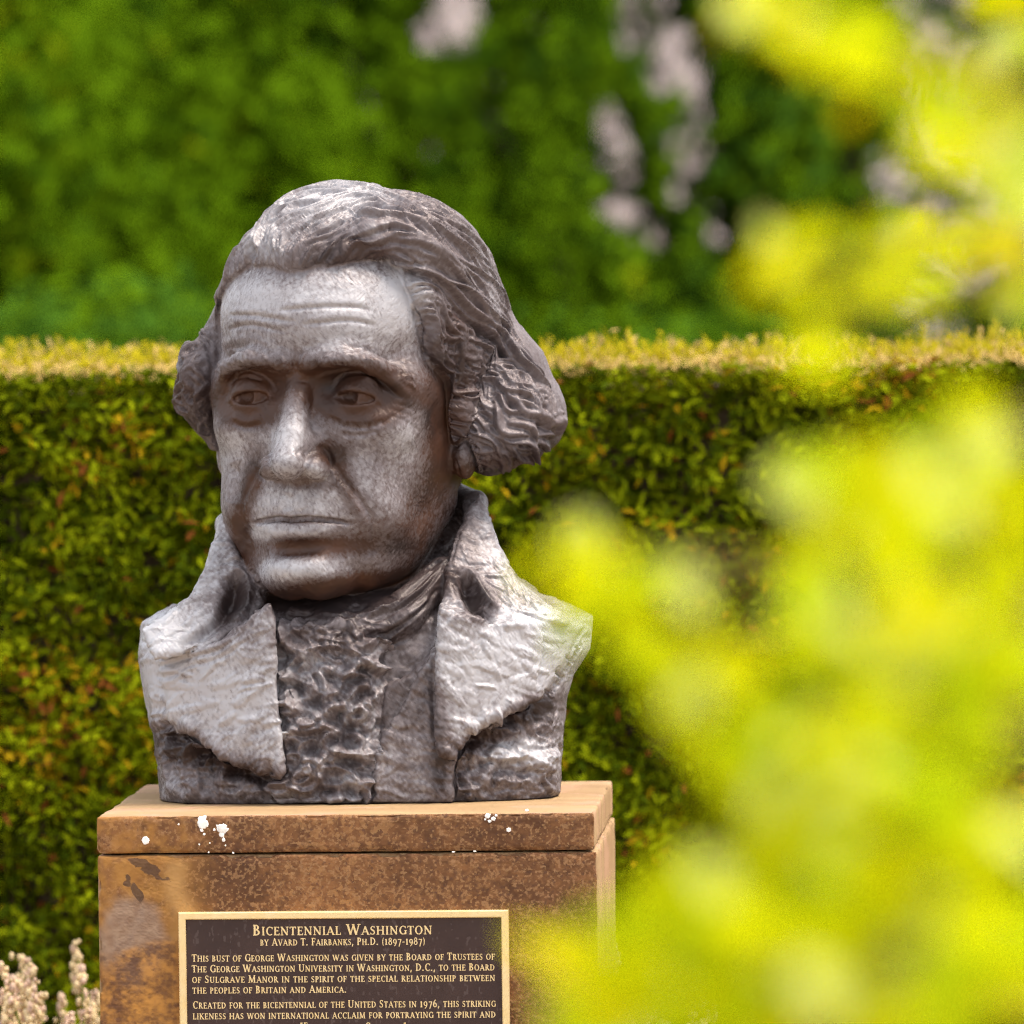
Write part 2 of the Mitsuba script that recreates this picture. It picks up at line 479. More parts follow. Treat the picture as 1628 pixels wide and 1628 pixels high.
def lock(sk, top, path, w, h, base, strands, phase, mask, jitter=0.0):
    """One lock of hair: a tapering swell with finer strands in it, laid over what is there (top keeps the highest)."""
    P = sk.snap(path)
    i, d, s, t = sk.along(P, w * 1.15)
    i0 = mask[i] > 0.02
    i, d, s, t = i[i0], d[i0], s[i0], t[i0]
    ww = w * np.clip(np.sin(np.pi * np.clip(t * 0.86 + 0.10, 0, 1)), 0.05, 1) ** 0.55
    u = np.clip(np.abs(s) / ww, 0, 1)
    dome = np.maximum(1 - u ** 1.5, 0) ** 0.7
    fine = 1 - np.abs(np.cos(s / ww * np.pi * strands / 4 + phase + 1.2 * np.sin(t * 4 + phase))) ** 3
    a = (base + h * dome * (0.50 + 0.50 * fine) + (s / ww) * jitter * h) * (u < 1) * np.clip(np.minimum(t * 6, (1 - t) * 4), 0, 1) ** 0.5
    top[i] = np.maximum(top[i], a * mask[i])


def flow_locks(sk, top, guides, mask, count, w, h, wave, seed, span=(0.35, 0.6), wl=70.0):
    r = np.random.default_rng(seed)
    G = [resample(smooth_path(g), 40) for g in guides]
    for k in range(count):
        x = r.uniform(0, len(G) - 1.001)
        a, b = G[int(x)], G[int(x) + 1]
        g = a + (b - a) * (x - int(x))
        ln = r.uniform(*span)
        s0 = r.uniform(-0.12, 1.05 - ln)
        lo, hi = int(max(s0, 0) * 39), int(min(s0 + ln, 1) * 39)
        if hi - lo < 6:
            continue
        g = g[lo:hi + 1]
        d = np.gradient(g, axis=0)
        nrm = np.stack([-d[:, 1], d[:, 0]], -1) / (np.linalg.norm(d, axis=1, keepdims=True) + 1e-9)
        s = np.linspace(0, 1, len(g)) * np.linalg.norm(d, axis=1).sum()
        amp = wave * r.uniform(0.5, 1.3)
        g = g + nrm * (amp * np.sin(2 * np.pi * s / (wl * r.uniform(0.92, 1.1)) + x * 1.7 + r.uniform(-0.35, 0.35)))[:, None]
        g = g + nrm * (r.normal(0, 0.045) * (s - s.mean()))[:, None]
        lock(sk, top, resample(g, 13), w * r.uniform(0.65, 1.4), h * r.uniform(0.7, 1.3), r.uniform(0, 5), max(2, int(2 * w / r.uniform(5, 8))), r.uniform(0, 6), mask, r.uniform(-0.6, 0.6))


def curl(cx, cy, r0, turns, a0, hand, squash=1.0):
    t = np.linspace(0, 1, 14)
    ang = a0 + hand * t * turns * 2 * np.pi
    r = r0 * (1 - 0.75 * t)
    return np.stack([cx + r * np.cos(ang), cy + squash * r * np.sin(ang)], -1)


def in_poly(px, py, poly, soft=6):
    return np.clip(0.5 - poly2(px.astype(np.float32), py.astype(np.float32), poly) / soft, 0, 1)


def ridged(p, f, octaves=3, seed=0):
    out, a, tot = 0, 1.0, 0
    for o in range(octaves):
        out = out + a * (1 - np.abs(2 * meshkit.noise(p * f * 2 ** o, seed + o) - 1)) ** 2
        tot += a
        a *= 0.5
    return out / tot


def carve(v, q):
    sk = Skin(v, q)
    g = np.stack([chunks(lambda p, k=k: groups(p)[k], v) for k in ()], -1) if False else None
    gs = [groups(v[i:i + 400000]) for i in range(0, len(v), 400000)]
    gs = np.stack([np.concatenate([x[k] for x in gs]) for k in range(len(GROUPS))], -1)
    lab = gs.argmin(1)
    soft = np.stack([relax((lab == k).astype(float), q, 5) for k in range(len(GROUPS))], -1)
    skin, hair = soft[:, 0], soft[:, 1]
    px, py, F = sk.px, sk.py, sk.front
    # ---- hair
    top = np.zeros(len(v))
    hm = np.clip(hair * 1.6, 0, 1) * F * np.clip(0.35 + (-sk.n[:, 1] - 0.05) * 1.6, 0.3, 1)
    FACE = [(300, 1000), (340, 700), (334, 560), (346, 480), (362, 452), (395, 428), (430, 430), (462, 440), (500, 432), (560, 414), (605, 410), (636, 436), (652, 470), (668, 545), (676, 600), (690, 680), (704, 760), (720, 1000)]
    off = poly2(px.astype(np.float32), py.astype(np.float32), FACE)     # locks start low at the hairline
    hm = hm * np.clip((785 - py) / 60, 0.15, 1)
    hm = hm * np.clip(np.where(px < 540, 0.2, 0.55) + off / 38, 0.2, 1)
    A = [[(418, 362), (450, 330), (495, 305), (545, 296), (610, 302), (690, 328), (760, 388), (812, 455)],
         [(392, 398), (425, 352), (480, 322), (545, 312), (620, 322), (690, 352), (755, 408), (812, 480)],
         [(440, 420), (448, 380), (495, 345), (560, 332), (630, 340), (695, 374), (755, 432), (820, 510)],
         [(476, 430), (492, 398), (530, 372), (585, 355), (640, 362), (692, 392), (752, 450), (830, 545)],
         [(522, 430), (548, 405), (590, 382), (640, 380), (685, 404), (735, 455), (790, 510), (850, 580)],
         [(590, 422), (620, 402), (655, 408), (695, 435), (738, 485), (790, 540), (840, 590), (885, 630)]]
    B = [[(632, 428), (668, 446), (702, 482), (742, 532), (800, 590), (860, 625), (906, 655)],
         [(655, 468), (690, 490), (722, 530), (762, 582), (815, 625), (865, 655), (900, 685)],
         [(668, 505), (700, 535), (730, 577), (767, 622), (812, 662), (855, 692), (882, 715)],
         [(680, 555), (708, 590), (734, 627), (767, 662), (802, 697), (835, 728), (855, 742)],
         [(690, 610), (716, 645), (740, 682), (768, 712), (792, 737), (808, 754), (824, 760)],
         [(700, 650), (712, 672), (724, 698), (738, 722), (740, 742), (742, 750), (744, 756)]]
    flow_locks(sk, top, A, hm, 150, 9, 19, 3, 3, (0.25, 0.55), 120)
    flow_locks(sk, top, A, hm, 44, 20, 27, 6, 13, (0.4, 0.7), 150)
    flow_locks(sk, top, A, hm, 90, 7.5, 23, 3, 43, (0.25, 0.5), 100)
    flow_locks(sk, top, A[:4], hm, 110, 9, 21, 4, 53, (0.25, 0.5), 100)
    flow_locks(sk, top, B, hm, 80, 8, 20, 9, 44, (0.2, 0.4), 60)
    flow_locks(sk, top, B, hm, 110, 10, 21, 9, 4, (0.22, 0.45), 62)
    flow_locks(sk, top, B, hm, 60, 17, 22, 12, 14, (0.25, 0.45), 75)
    r = np.random.default_rng(5)
    # waves at the temple, each lock an arch that opens downwards
    for k in range(34):
        y = r.uniform(470, 640)
        x = 672 + 0.16 * (y - 470) + r.uniform(-6, 62)
        s = r.uniform(20, 34)
        path = [(x - 0.6 * s, y + 0.45 * s), (x - 0.3 * s, y - 0.1 * s), (x + 0.2 * s, y - 0.28 * s), (x + 0.75 * s, y + 0.1 * s), (x + s, y + 0.65 * s), (x + 1.3 * s, y + 1.0 * s)]
        lock(sk, top, resample(smooth_path(path), 12), r.uniform(7, 11), r.uniform(12, 20), r.uniform(1, 6), r.integers(3, 6), r.uniform(0, 6), hm, r.uniform(-0.3, 0.3))
    # locks that rise from the left half of the hairline
    D = [[(350, 505), (344, 470), (354, 430), (378, 390), (408, 352)], [(366, 474), (364, 440), (382, 402), (414, 364), (452, 332)], [(390, 446), (394, 414), (414, 380), (450, 347), (500, 320)],
         [(428, 432), (428, 402), (450, 370), (494, 340), (550, 318)], [(470, 434), (474, 404), (500, 374), (548, 347), (600, 332)]]
    flow_locks(sk, top, D, hm, 26, 13, 15, 4, 24, (0.5, 0.9), 110)
    flow_locks(sk, top, D, hm, 46, 9, 19, 2.0, 23, (0.5, 0.9), 110)
    # waved locks of the roll on his right
    E = [[(351, 518), (343, 566), (339, 616), (341, 666), (351, 709)], [(331, 522), (317, 571), (314, 621), (322, 671), (341, 708)],
         [(315, 530), (295, 581), (291, 626), (301, 674), (327, 700)], [(303, 546), (283, 596), (281, 636), (289, 678), (311, 694)]]
    flow_locks(sk, top, E, hm, 34, 11, 20, 9, 33, (0.35, 0.7), 58)
    flow_locks(sk, top, E, hm, 20, 16, 26, 11, 34, (0.3, 0.6), 64)
    # loose curls of the lower roll on his left
    for k in range(26):
        x, y = r.uniform(770, 885), r.uniform(640, 750)
        c = curl(x, y, r.uniform(14, 26), r.uniform(0.35, 0.6), r.uniform(3.0, 5.0), r.choice([-1, 1]), 0.9)
        lock(sk, top, c, r.uniform(6, 11), r.uniform(9, 15), r.uniform(0, 5), r.integers(3, 6), r.uniform(0, 6), hm, r.uniform(-0.3, 0.3))
    back = hair * (1 - hm)
    pn = v * np.array([0.022, 0.022, 0.008])
    top = top + back * 10 * ridged(pn, 1.0, 2, 3)
    top = relax(top, q, 1, 0.35)
    sk.h += top - 10.0 * hair
    # ---- face: folds, wrinkles, brows
    S, C = sk.stroke, sk.fold
    for y0, pts in [(0, [(362, 506), (400, 500), (440, 507), (470, 512)]), (0, [(360, 524), (395, 518), (430, 523), (455, 529)]), (0, [(440, 495), (500, 489), (560, 488), (592, 492)]),
                    (0, [(478, 519), (520, 512), (560, 511), (600, 520)])]:
        S([(x, y + r.normal(0, 1.5)) for x, y in pts], 3.2, -3.2)
        S([(x, y - 9) for x, y in pts], 6, 1.3)
    S([(350, 548), (390, 540), (430, 548), (450, 566)], 9, 3)
    S([(490, 572), (520, 552), (570, 548), (620, 566)], 9, 3)
    C([(484, 560), (478, 572), (474, 590)], 5, -3)
    C([(452, 562), (456, 574), (458, 588)], 5, 3)
    S([(468, 604), (490, 606)], 4, -2)
    # lids and the pouches under the eyes
    S([(528, 606), (548, 594), (575, 592), (600, 604), (622, 622), (640, 634)], 3.2, -6)
    S([(500, 602), (540, 588), (590, 590), (630, 612), (652, 630)], 7, 4)
    S([(575, 582), (612, 594), (640, 616)], 10, 5)
    S([(362, 612), (376, 600), (398, 598), (420, 606)], 3.2, -5)
    S([(345, 600), (375, 584), (410, 588)], 6, 3)
    S([(522, 655), (550, 668), (585, 668), (612, 655)], 5, 2)
    S([(524, 662), (548, 677), (585, 680), (615, 668), (630, 655)], 4, -3)
    S([(540, 690), (572, 692), (602, 684)], 4, -2.5)
    S([(368, 660), (390, 670), (415, 664)], 5, 3)
    S([(366, 668), (388, 680), (418, 672)], 4, -2.6)
    for dy in (0, 10, 20):
        S([(622, 640 + dy), (645, 646 + dy * 1.2), (662 + dy * 0.4, 656 + dy * 1.6)], 2.4, -1.1)
    # nose: wings; folds to the mouth
    S([(500, 708), (516, 712), (526, 730), (522, 752), (508, 764)], 4.0, -5)
    S([(468, 722), (482, 716), (490, 726)], 5, -2.5)
    S([(412, 735), (410, 752), (422, 766)], 4, -4)
    C([(524, 728), (545, 762), (572, 795), (590, 828), (592, 850)], 10, 4.2)
    C([(398, 842), (384, 822), (388, 790), (405, 755), (413, 738)], 9, 3.6)
    S([(590, 835), (596, 860), (590, 885)], 7, -3)
    S([(459, 782), (458, 812)], 8, -2.2)
    S([(446, 786), (441, 812)], 5, 1.2)
    S([(474, 786), (478, 812)], 5, 1.2)
    # mouth
    S([(402, 833), (410, 829), (425, 826), (445, 824), (462, 827), (485, 824), (515, 826), (542, 829), (554, 834)], 2.6, -6)
    S([(425, 846), (465, 850), (515, 844)], 9, 1.5)
    S([(398, 838), (392, 850), (396, 864)], 6, -4)
    S([(424, 868), (465, 874), (528, 866)], 11, -6)
    S([(420, 900), (470, 906), (520, 898)], 16, 4)
    S([(610, 752), (650, 790), (672, 840)], 30, -7)
    S([(590, 868), (618, 892), (600, 915)], 24, 5)
    S([(372, 850), (388, 885)], 16, 4)
    S([(372, 735), (370, 800)], 18, -5)
    S([(690, 640), (700, 700)], 18, -4)
    S([(556, 890), (574, 922), (562, 952)], 15, -7)
    S([(400, 888), (406, 922), (424, 946)], 12, -5)
    S([(425, 880), (405, 905)], 12, -4)
    S([(660, 690), (640, 705), (600, 720)], 16, 3)
    # brows: short overlapping hairs
    bm = np.clip(skin * 1.5, 0, 1) * F
    tb = np.zeros(len(v))
    for pts, dirx in (([(350, 582), (375, 571), (402, 572), (430, 585), (442, 593)], -1), ([(488, 592), (510, 580), (540, 570), (580, 570), (616, 584), (640, 604)], 1)):
        g = resample(smooth_path(pts), 60)
        for k in range(52):
            x, y = g[r.integers(0, 60)] + r.normal(0, 4.0, 2)
            s = r.uniform(12, 24)
            an = r.normal(-0.6 if dirx > 0 else -2.3, 0.3)
            if dirx > 0 and x > 575 or dirx < 0 and x < 375:
                an = r.normal(0.15 if dirx > 0 else -2.9, 0.3)
            lock(sk, tb, np.array([(x, y), (x + 0.55 * s * math.cos(an), y + 0.55 * s * math.sin(an)), (x + s * math.cos(an + 0.3 * dirx), y + s * math.sin(an + 0.3 * dirx))]), r.uniform(2.6, 4.2), r.uniform(1.8, 4.2), 0.3, 2, 0, bm)
    sk.h += relax(tb, q, 1)
    # ---- cloth
    for k in range(16):
        a = k / 15
        pts = [(708 - 14 * a + r.normal(0, 3), 880 + 70 * a + r.normal(0, 4)), (675 - 20 * a, 925 + 62 * a + r.normal(0, 4)), (628 - 26 * a, 962 + 60 * a + r.normal(0, 4)), (575 - 30 * a + r.normal(0, 8), 985 + 46 * a)]
        S(pts, r.uniform(3, 5), r.uniform(3, 5) * (1 if k % 2 else -1), True, soft[:, 9])
    for k in range(26):
        x, y = r.uniform(455, 600), r.uniform(955, 1020)
        S([(x - 24, y - 3 + r.normal(0, 4)), (x, y + 3), (x + 24, y - 4 + r.normal(0, 6))], r.uniform(2.5, 4), r.uniform(2, 4) * r.choice([-1, 1]), True, soft[:, 9])
    jm = np.clip(soft[:, 10] * 1.5, 0, 1) * F
    w3 = np.stack([meshkit.fbm(v * 0.011, 2, s) - 0.5 for s in (31, 32, 33)], -1)
    jr = ridged(v * np.array([1, 0.3, 0.85]) + 150 * w3, 0.020, 2, 40)
    sk.h += jm * (34 * (jr - 0.45))
    for k in range(26):
        x, y = r.uniform(450, 596), r.uniform(1010, 1262)
        S([(x - 7, y), (x + 7, y + r.uniform(-6, 6))], r.uniform(6, 10), -r.uniform(8, 16), False)
    tj = np.zeros(len(v))
    for k in range(120):
        x, y = r.uniform(446, 600), r.uniform(1000, 1265)
        c = curl(x, y, r.uniform(12, 30), r.uniform(0.3, 0.6), r.uniform(0, 6.3), r.choice([-1, 1]), r.uniform(0.6, 1.2))
        lock(sk, tj, c, r.uniform(5, 10), r.uniform(8, 19), r.uniform(0, 6), 2, r.uniform(0, 6), jm, r.uniform(-0.3, 0.3))
    sk.h += relax(tj, q, 1)
    # hollow rolls where the collar turns over
    S([(372, 925), (368, 950), (352, 985), (322, 1010), (285, 1030)], 9, -18)
    S([(370, 915), (376, 940), (364, 972)], 12, -16)
    S([(358, 918), (372, 906), (388, 912), (396, 935), (392, 965), (372, 992)], 6, 9)
    S([(738, 920), (742, 945), (756, 968), (780, 984), (804, 990)], 9, -18)
    S([(742, 918), (750, 940), (764, 966)], 11, -14)
    S([(724, 925), (732, 912), (746, 910), (760, 930), (776, 955), (800, 972)], 6, 8)
    # lapel and collar borders, seams
    S([(252, 1060), (300, 1046), (350, 1032), (400, 996)], 3, -4.5)
    S([(262, 1080), (300, 1060), (352, 1046), (408, 1006)], 3, -3)
    S([(395, 905), (414, 950), (400, 985), (352, 1012)], 4, 3.5)
    S([(728, 930), (740, 975), (790, 992), (850, 996)], 4, 3.5)
    S([(862, 1000), (862, 1050), (850, 1108)], 3, -3)
    S([(690, 1040), (655, 1100), (618, 1165), (604, 1200), (596, 1270)], 5, 4)
    S([(694, 968), (688, 1080), (692, 1190)], 4, -5)
    # flat knife dabs all over the cloth, coarser on the rough plinth end of the bust
    cloth = np.clip(soft[:, 2] + soft[:, 3] + soft[:, 4] + soft[:, 5] + soft[:, 6] + soft[:, 7] + soft[:, 8], 0, 1)
    rough = np.clip(soft[:, 2] * 1.2, 0, 1) * np.clip(-sk.n[:, 1] * 2.2 - 0.4, 0.22, 1)
    td = np.zeros(len(v))
    boxes = [(255, 450, 1020, 1235, 60), (690, 910, 985, 1200, 64), (250, 450, 1170, 1270, 70), (690, 890, 1150, 1265, 90), (595, 700, 1060, 1270, 50), (225, 420, 860, 1040, 120), (700, 900, 800, 1000, 90)]
    for x0, x1, y0, y1, cnt in boxes:
        for k in range(cnt):
            x, y = r.uniform(x0, x1), r.uniform(y0, y1)
            s, an = r.uniform(14, 40), r.normal(0.55 if x > 600 else -0.35, 0.45)
            dx, dy = s * math.cos(an), s * math.sin(an)
            lock(sk, td, np.array([(x - dx, y - dy), (x, y + r.uniform(-5, 5)), (x + dx, y + dy)]), r.uniform(4, 11), r.uniform(1.0, 3.0), r.uniform(0, 2.0), 2, r.uniform(0, 6), cloth, r.uniform(-0.9, 0.9))
    sk.h += relax(td, q, 1, 0.25)
    tr = np.zeros(len(v))
    for k in range(170):
        x, y = r.uniform(250, 895), r.uniform(1140, 1278)
        s, an = r.uniform(10, 30), r.uniform(0, 6.3)
        lock(sk, tr, np.array([(x - s * math.cos(an), y - s * math.sin(an)), (x + r.uniform(-6, 6), y + r.uniform(-6, 6)), (x + s * math.cos(an), y + s * math.sin(an))]), r.uniform(6, 15), r.uniform(4, 11), r.uniform(0, 4.0), 2, r.uniform(0, 6), rough, r.uniform(-0.9, 0.9))
    sk.h += relax(tr, q, 1, 0.25)
    low = np.clip((py - 1105 - 30 * np.sin(px / 60.0)) / 50.0, 0, 1) * np.clip((1290 - py) / 60.0, 0.3, 1)
    sk.h += rough * (7 + 22 * low) * (ridged(v + 25 * w3, 0.020, 3, 60) - 0.45)
    sk.h += cloth * 0.9 * (ridged(v, 0.06, 2, 70) - 0.5)
    # the signature cut into the side of the shoulder
    SIG = {'A': [[(0, 0), (0.35, 1), (0.7, 0)], [(0.15, 0.4), (0.6, 0.4)]], 'v': [[(0, 0.5), (0.2, 0), (0.4, 0.5)]], 'a': [[(0.4, 0.5), (0.1, 0.45), (0.05, 0.1), (0.3, 0.05), (0.4, 0.5), (0.45, 0)]],
           'r': [[(0.05, 0.5), (0.1, 0)], [(0.1, 0.3), (0.35, 0.5)]], 'd': [[(0.4, 0.4), (0.1, 0.4), (0.05, 0.1), (0.35, 0.05), (0.45, 1)], [(0.45, 1), (0.45, 0)]], 'F': [[(0.1, 0), (0.15, 1), (0.6, 1)], [(0.12, 0.5), (0.45, 0.5)]],
           'i': [[(0.1, 0.5), (0.12, 0)]], 'b': [[(0.08, 1), (0.08, 0), (0.35, 0.05), (0.35, 0.4), (0.1, 0.45)]], 'n': [[(0.05, 0), (0.08, 0.5)], [(0.08, 0.4), (0.3, 0.5), (0.38, 0)]], 'k': [[(0.08, 1), (0.08, 0)], [(0.35, 0.5), (0.1, 0.25), (0.4, 0)]], 's': [[(0.35, 0.45), (0.1, 0.4), (0.3, 0.15), (0.05, 0.05)]]}
    at0, du, dv = np.array([874.0, 1112.0]), np.array([0.53, -0.85]), np.array([-0.62, -0.62])
    x = 0.0
    for ch in 'AvardFairbanks':
        for line in SIG[ch]:
            S([at0 + du * (x + 13 * a) + dv * 17 * b for a, b in line], 1.7, -4.5, False)
        x += 13 * (max(a for line in SIG[ch] for a, b in line) + 0.14)
    S([(866, 1110), (900, 1050), (936, 990)], 3.0, 2.5)
    # the bruised lower edges of the lapels
    for pts in ([(268, 1162), (300, 1168), (330, 1184), (355, 1208), (395, 1226), (448, 1234)], [(700, 1204), (724, 1208), (750, 1170), (790, 1146), (840, 1126), (868, 1112)]):
        g = resample(smooth_path(pts), 40)
        for k in range(26):
            x, y = g[r.integers(0, 40)] + r.normal(0, 5, 2)
            an = r.uniform(0, 6.3)
            S([(x, y), (x + 16 * math.cos(an), y + 12 * math.sin(an))], r.uniform(5, 10), r.uniform(3, 7) * r.choice([-1, 1]), False)
    # skin: faint crossing tool scratches
    sk.h += skin * 0.9 * (meshkit.fbm(v * 0.10, 2, 80) - 0.5) + skin * 1.2 * (meshkit.fbm(v * 0.03, 2, 81) - 0.5)
    flat = np.clip(v[:, 2] / 8, 0, 1)
    v2 = v + sk.n * (np.clip(sk.h, -26, 34) * flat)[:, None]
    v2[:, 2] = np.maximum(v2[:, 2], 0)
    return v2, lab, soft, sk
# ---------------------------------------------------------------- bust: mesh, patina, parts
def patina_and_shade(v, lab, soft, sk):
    """Pale weathered bloom over chocolate bronze: blots with a scratchy grain, plus painted light and shade of the forms, where the photograph shows them."""
    px, py, F = sk.px, sk.py, sk.front
    # scratchy grain: two families of short strokes
    turn = lambda an: v @ np.array([[math.cos(an), 0, math.sin(an)], [0, 1, 0], [-math.sin(an), 0, math.cos(an)]])
    bend = 5 * meshkit.fbm(v * 0.02, 2, 5)[:, None]
    n1 = meshkit.noise(turn(0.5) * np.array([0.36, 0.3, 0.13]) + bend, 91)
    n2 = meshkit.noise(turn(-0.7) * np.array([0.36, 0.3, 0.12]) - bend, 92)
    cut = sum(np.exp(-((meshkit.noise(turn(an) * np.array([0.20, 0.16, 0.05]) + bend, sd) - 0.5) / 0.045) ** 2) for an, sd in ((0.9, 97), (-0.4, 98), (0.1, 99)))
    n3 = meshkit.fbm(v * 0.035, 3, 93)
    run = meshkit.fbm(v * np.array([0.045, 0.03, 0.010]), 3, 94)          # rain runs
    grain = 0.27 * n1 + 0.25 * n2 + 0.24 * n3 + 0.24 * run - 0.5
    base = np.array([0.53, 0.40, 0.42, 0.64, 0.64, 0.46, 0.40, 0.63, 0.63, 0.26, 0.50])
    a = (soft * base).sum(1)
    # brown stains (negative) and chalky blots (positive), with shade of sockets, undersides and hollows painted in: x, y, half width, half height, tilt, amount
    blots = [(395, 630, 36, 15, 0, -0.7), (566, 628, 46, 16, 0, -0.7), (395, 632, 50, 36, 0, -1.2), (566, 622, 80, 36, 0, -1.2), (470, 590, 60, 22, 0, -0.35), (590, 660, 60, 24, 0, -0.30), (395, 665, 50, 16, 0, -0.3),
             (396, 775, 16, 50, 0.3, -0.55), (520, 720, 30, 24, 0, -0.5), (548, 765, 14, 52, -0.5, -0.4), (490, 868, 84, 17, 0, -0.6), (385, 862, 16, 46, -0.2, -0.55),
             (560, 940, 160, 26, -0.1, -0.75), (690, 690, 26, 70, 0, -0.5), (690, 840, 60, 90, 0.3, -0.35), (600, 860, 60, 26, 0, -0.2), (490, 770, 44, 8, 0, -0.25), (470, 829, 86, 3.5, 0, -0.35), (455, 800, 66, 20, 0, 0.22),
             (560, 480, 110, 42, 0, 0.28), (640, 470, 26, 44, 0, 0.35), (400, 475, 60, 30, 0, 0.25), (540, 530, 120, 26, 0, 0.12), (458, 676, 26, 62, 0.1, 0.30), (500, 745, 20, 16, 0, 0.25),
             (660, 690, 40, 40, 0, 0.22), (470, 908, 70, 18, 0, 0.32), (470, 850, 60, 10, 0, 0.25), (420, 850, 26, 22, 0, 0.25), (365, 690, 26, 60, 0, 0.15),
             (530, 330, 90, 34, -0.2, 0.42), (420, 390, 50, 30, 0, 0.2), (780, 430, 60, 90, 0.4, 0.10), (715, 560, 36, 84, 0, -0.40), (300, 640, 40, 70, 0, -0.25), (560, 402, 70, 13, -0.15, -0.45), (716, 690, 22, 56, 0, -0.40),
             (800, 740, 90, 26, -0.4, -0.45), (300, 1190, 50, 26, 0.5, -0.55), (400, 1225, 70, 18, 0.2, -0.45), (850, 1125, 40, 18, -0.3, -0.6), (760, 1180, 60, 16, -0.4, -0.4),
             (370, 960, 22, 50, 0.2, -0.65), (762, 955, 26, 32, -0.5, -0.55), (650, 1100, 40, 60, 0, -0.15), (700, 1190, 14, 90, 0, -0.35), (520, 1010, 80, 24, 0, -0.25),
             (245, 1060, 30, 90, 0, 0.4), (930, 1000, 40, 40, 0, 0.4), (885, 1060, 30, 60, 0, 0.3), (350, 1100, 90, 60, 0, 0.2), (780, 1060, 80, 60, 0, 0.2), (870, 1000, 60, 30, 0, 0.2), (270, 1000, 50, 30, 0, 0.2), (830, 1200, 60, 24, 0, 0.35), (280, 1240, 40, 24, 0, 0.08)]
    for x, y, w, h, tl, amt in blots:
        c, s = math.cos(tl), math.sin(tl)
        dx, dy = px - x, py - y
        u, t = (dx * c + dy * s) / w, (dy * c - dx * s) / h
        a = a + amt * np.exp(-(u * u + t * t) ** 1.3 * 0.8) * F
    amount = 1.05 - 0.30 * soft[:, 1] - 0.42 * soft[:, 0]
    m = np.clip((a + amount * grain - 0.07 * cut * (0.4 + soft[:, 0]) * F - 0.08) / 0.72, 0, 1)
    rust = np.clip(meshkit.fbm(v * 0.02, 3, 95) * 1.6 - 0.35, 0, 1)[:, None]
    brown = np.array([0.024, 0.013, 0.011]) * (1 - rust) + np.array([0.068, 0.026, 0.012]) * rust
    cold = np.clip(1 - soft[:, 0] - 0.6 * soft[:, 1], 0, 1)[:, None]
    brown = brown * (1 - 0.7 * cold) + 0.7 * cold * np.array([0.028, 0.022, 0.024])
    pale_n = np.clip(meshkit.fbm(v * 0.012, 2, 96) * 1.5 - 0.25, 0, 1)[:, None]
    pale = np.array([0.345, 0.335, 0.355]) * (1 - pale_n) + np.array([0.46, 0.465, 0.495]) * pale_n
    grey = np.array([0.150, 0.127, 0.132])
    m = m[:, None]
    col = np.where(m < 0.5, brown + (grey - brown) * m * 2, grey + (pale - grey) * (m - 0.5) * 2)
    hr = np.clip(soft[:, 1] + soft[:, 9] * 0.6, 0, 1)[:, None]
    col = col * (1 - hr) + hr * (col * 0.8 + 0.2 * np.array([0.11, 0.090, 0.098]))
    return col


def tidy(lab, soft, q):
    """Part labels with soft borders and without stray islands."""
    from scipy.sparse import coo_matrix
    from scipy.sparse.csgraph import connected_components
    lab = soft.argmax(1)
    e = np.concatenate([q[:, [0, 1]], q[:, [1, 2]], q[:, [2, 3]], q[:, [3, 0]]])
    same = lab[e[:, 0]] == lab[e[:, 1]]
    _, comp = connected_components(coo_matrix((np.ones(same.sum(), bool), (e[same, 0], e[same, 1])), shape=(len(lab), len(lab))), directed=False)
    size = np.bincount(comp)
    for k in range(len(GROUPS)):
        cs = np.unique(comp[lab == k])
        if len(cs) > 1:
            lab[np.isin(comp, cs[size[cs] < size[cs].max() * (0.4 if k else 0.02)])] = -1
    while (lab < 0).any():
        m = (lab[e[:, 0]] < 0) & (lab[e[:, 1]] >= 0)
        if not m.any():
            lab[lab < 0] = 0
            break
        lab[e[m, 0]] = lab[e[m, 1]]
    return lab


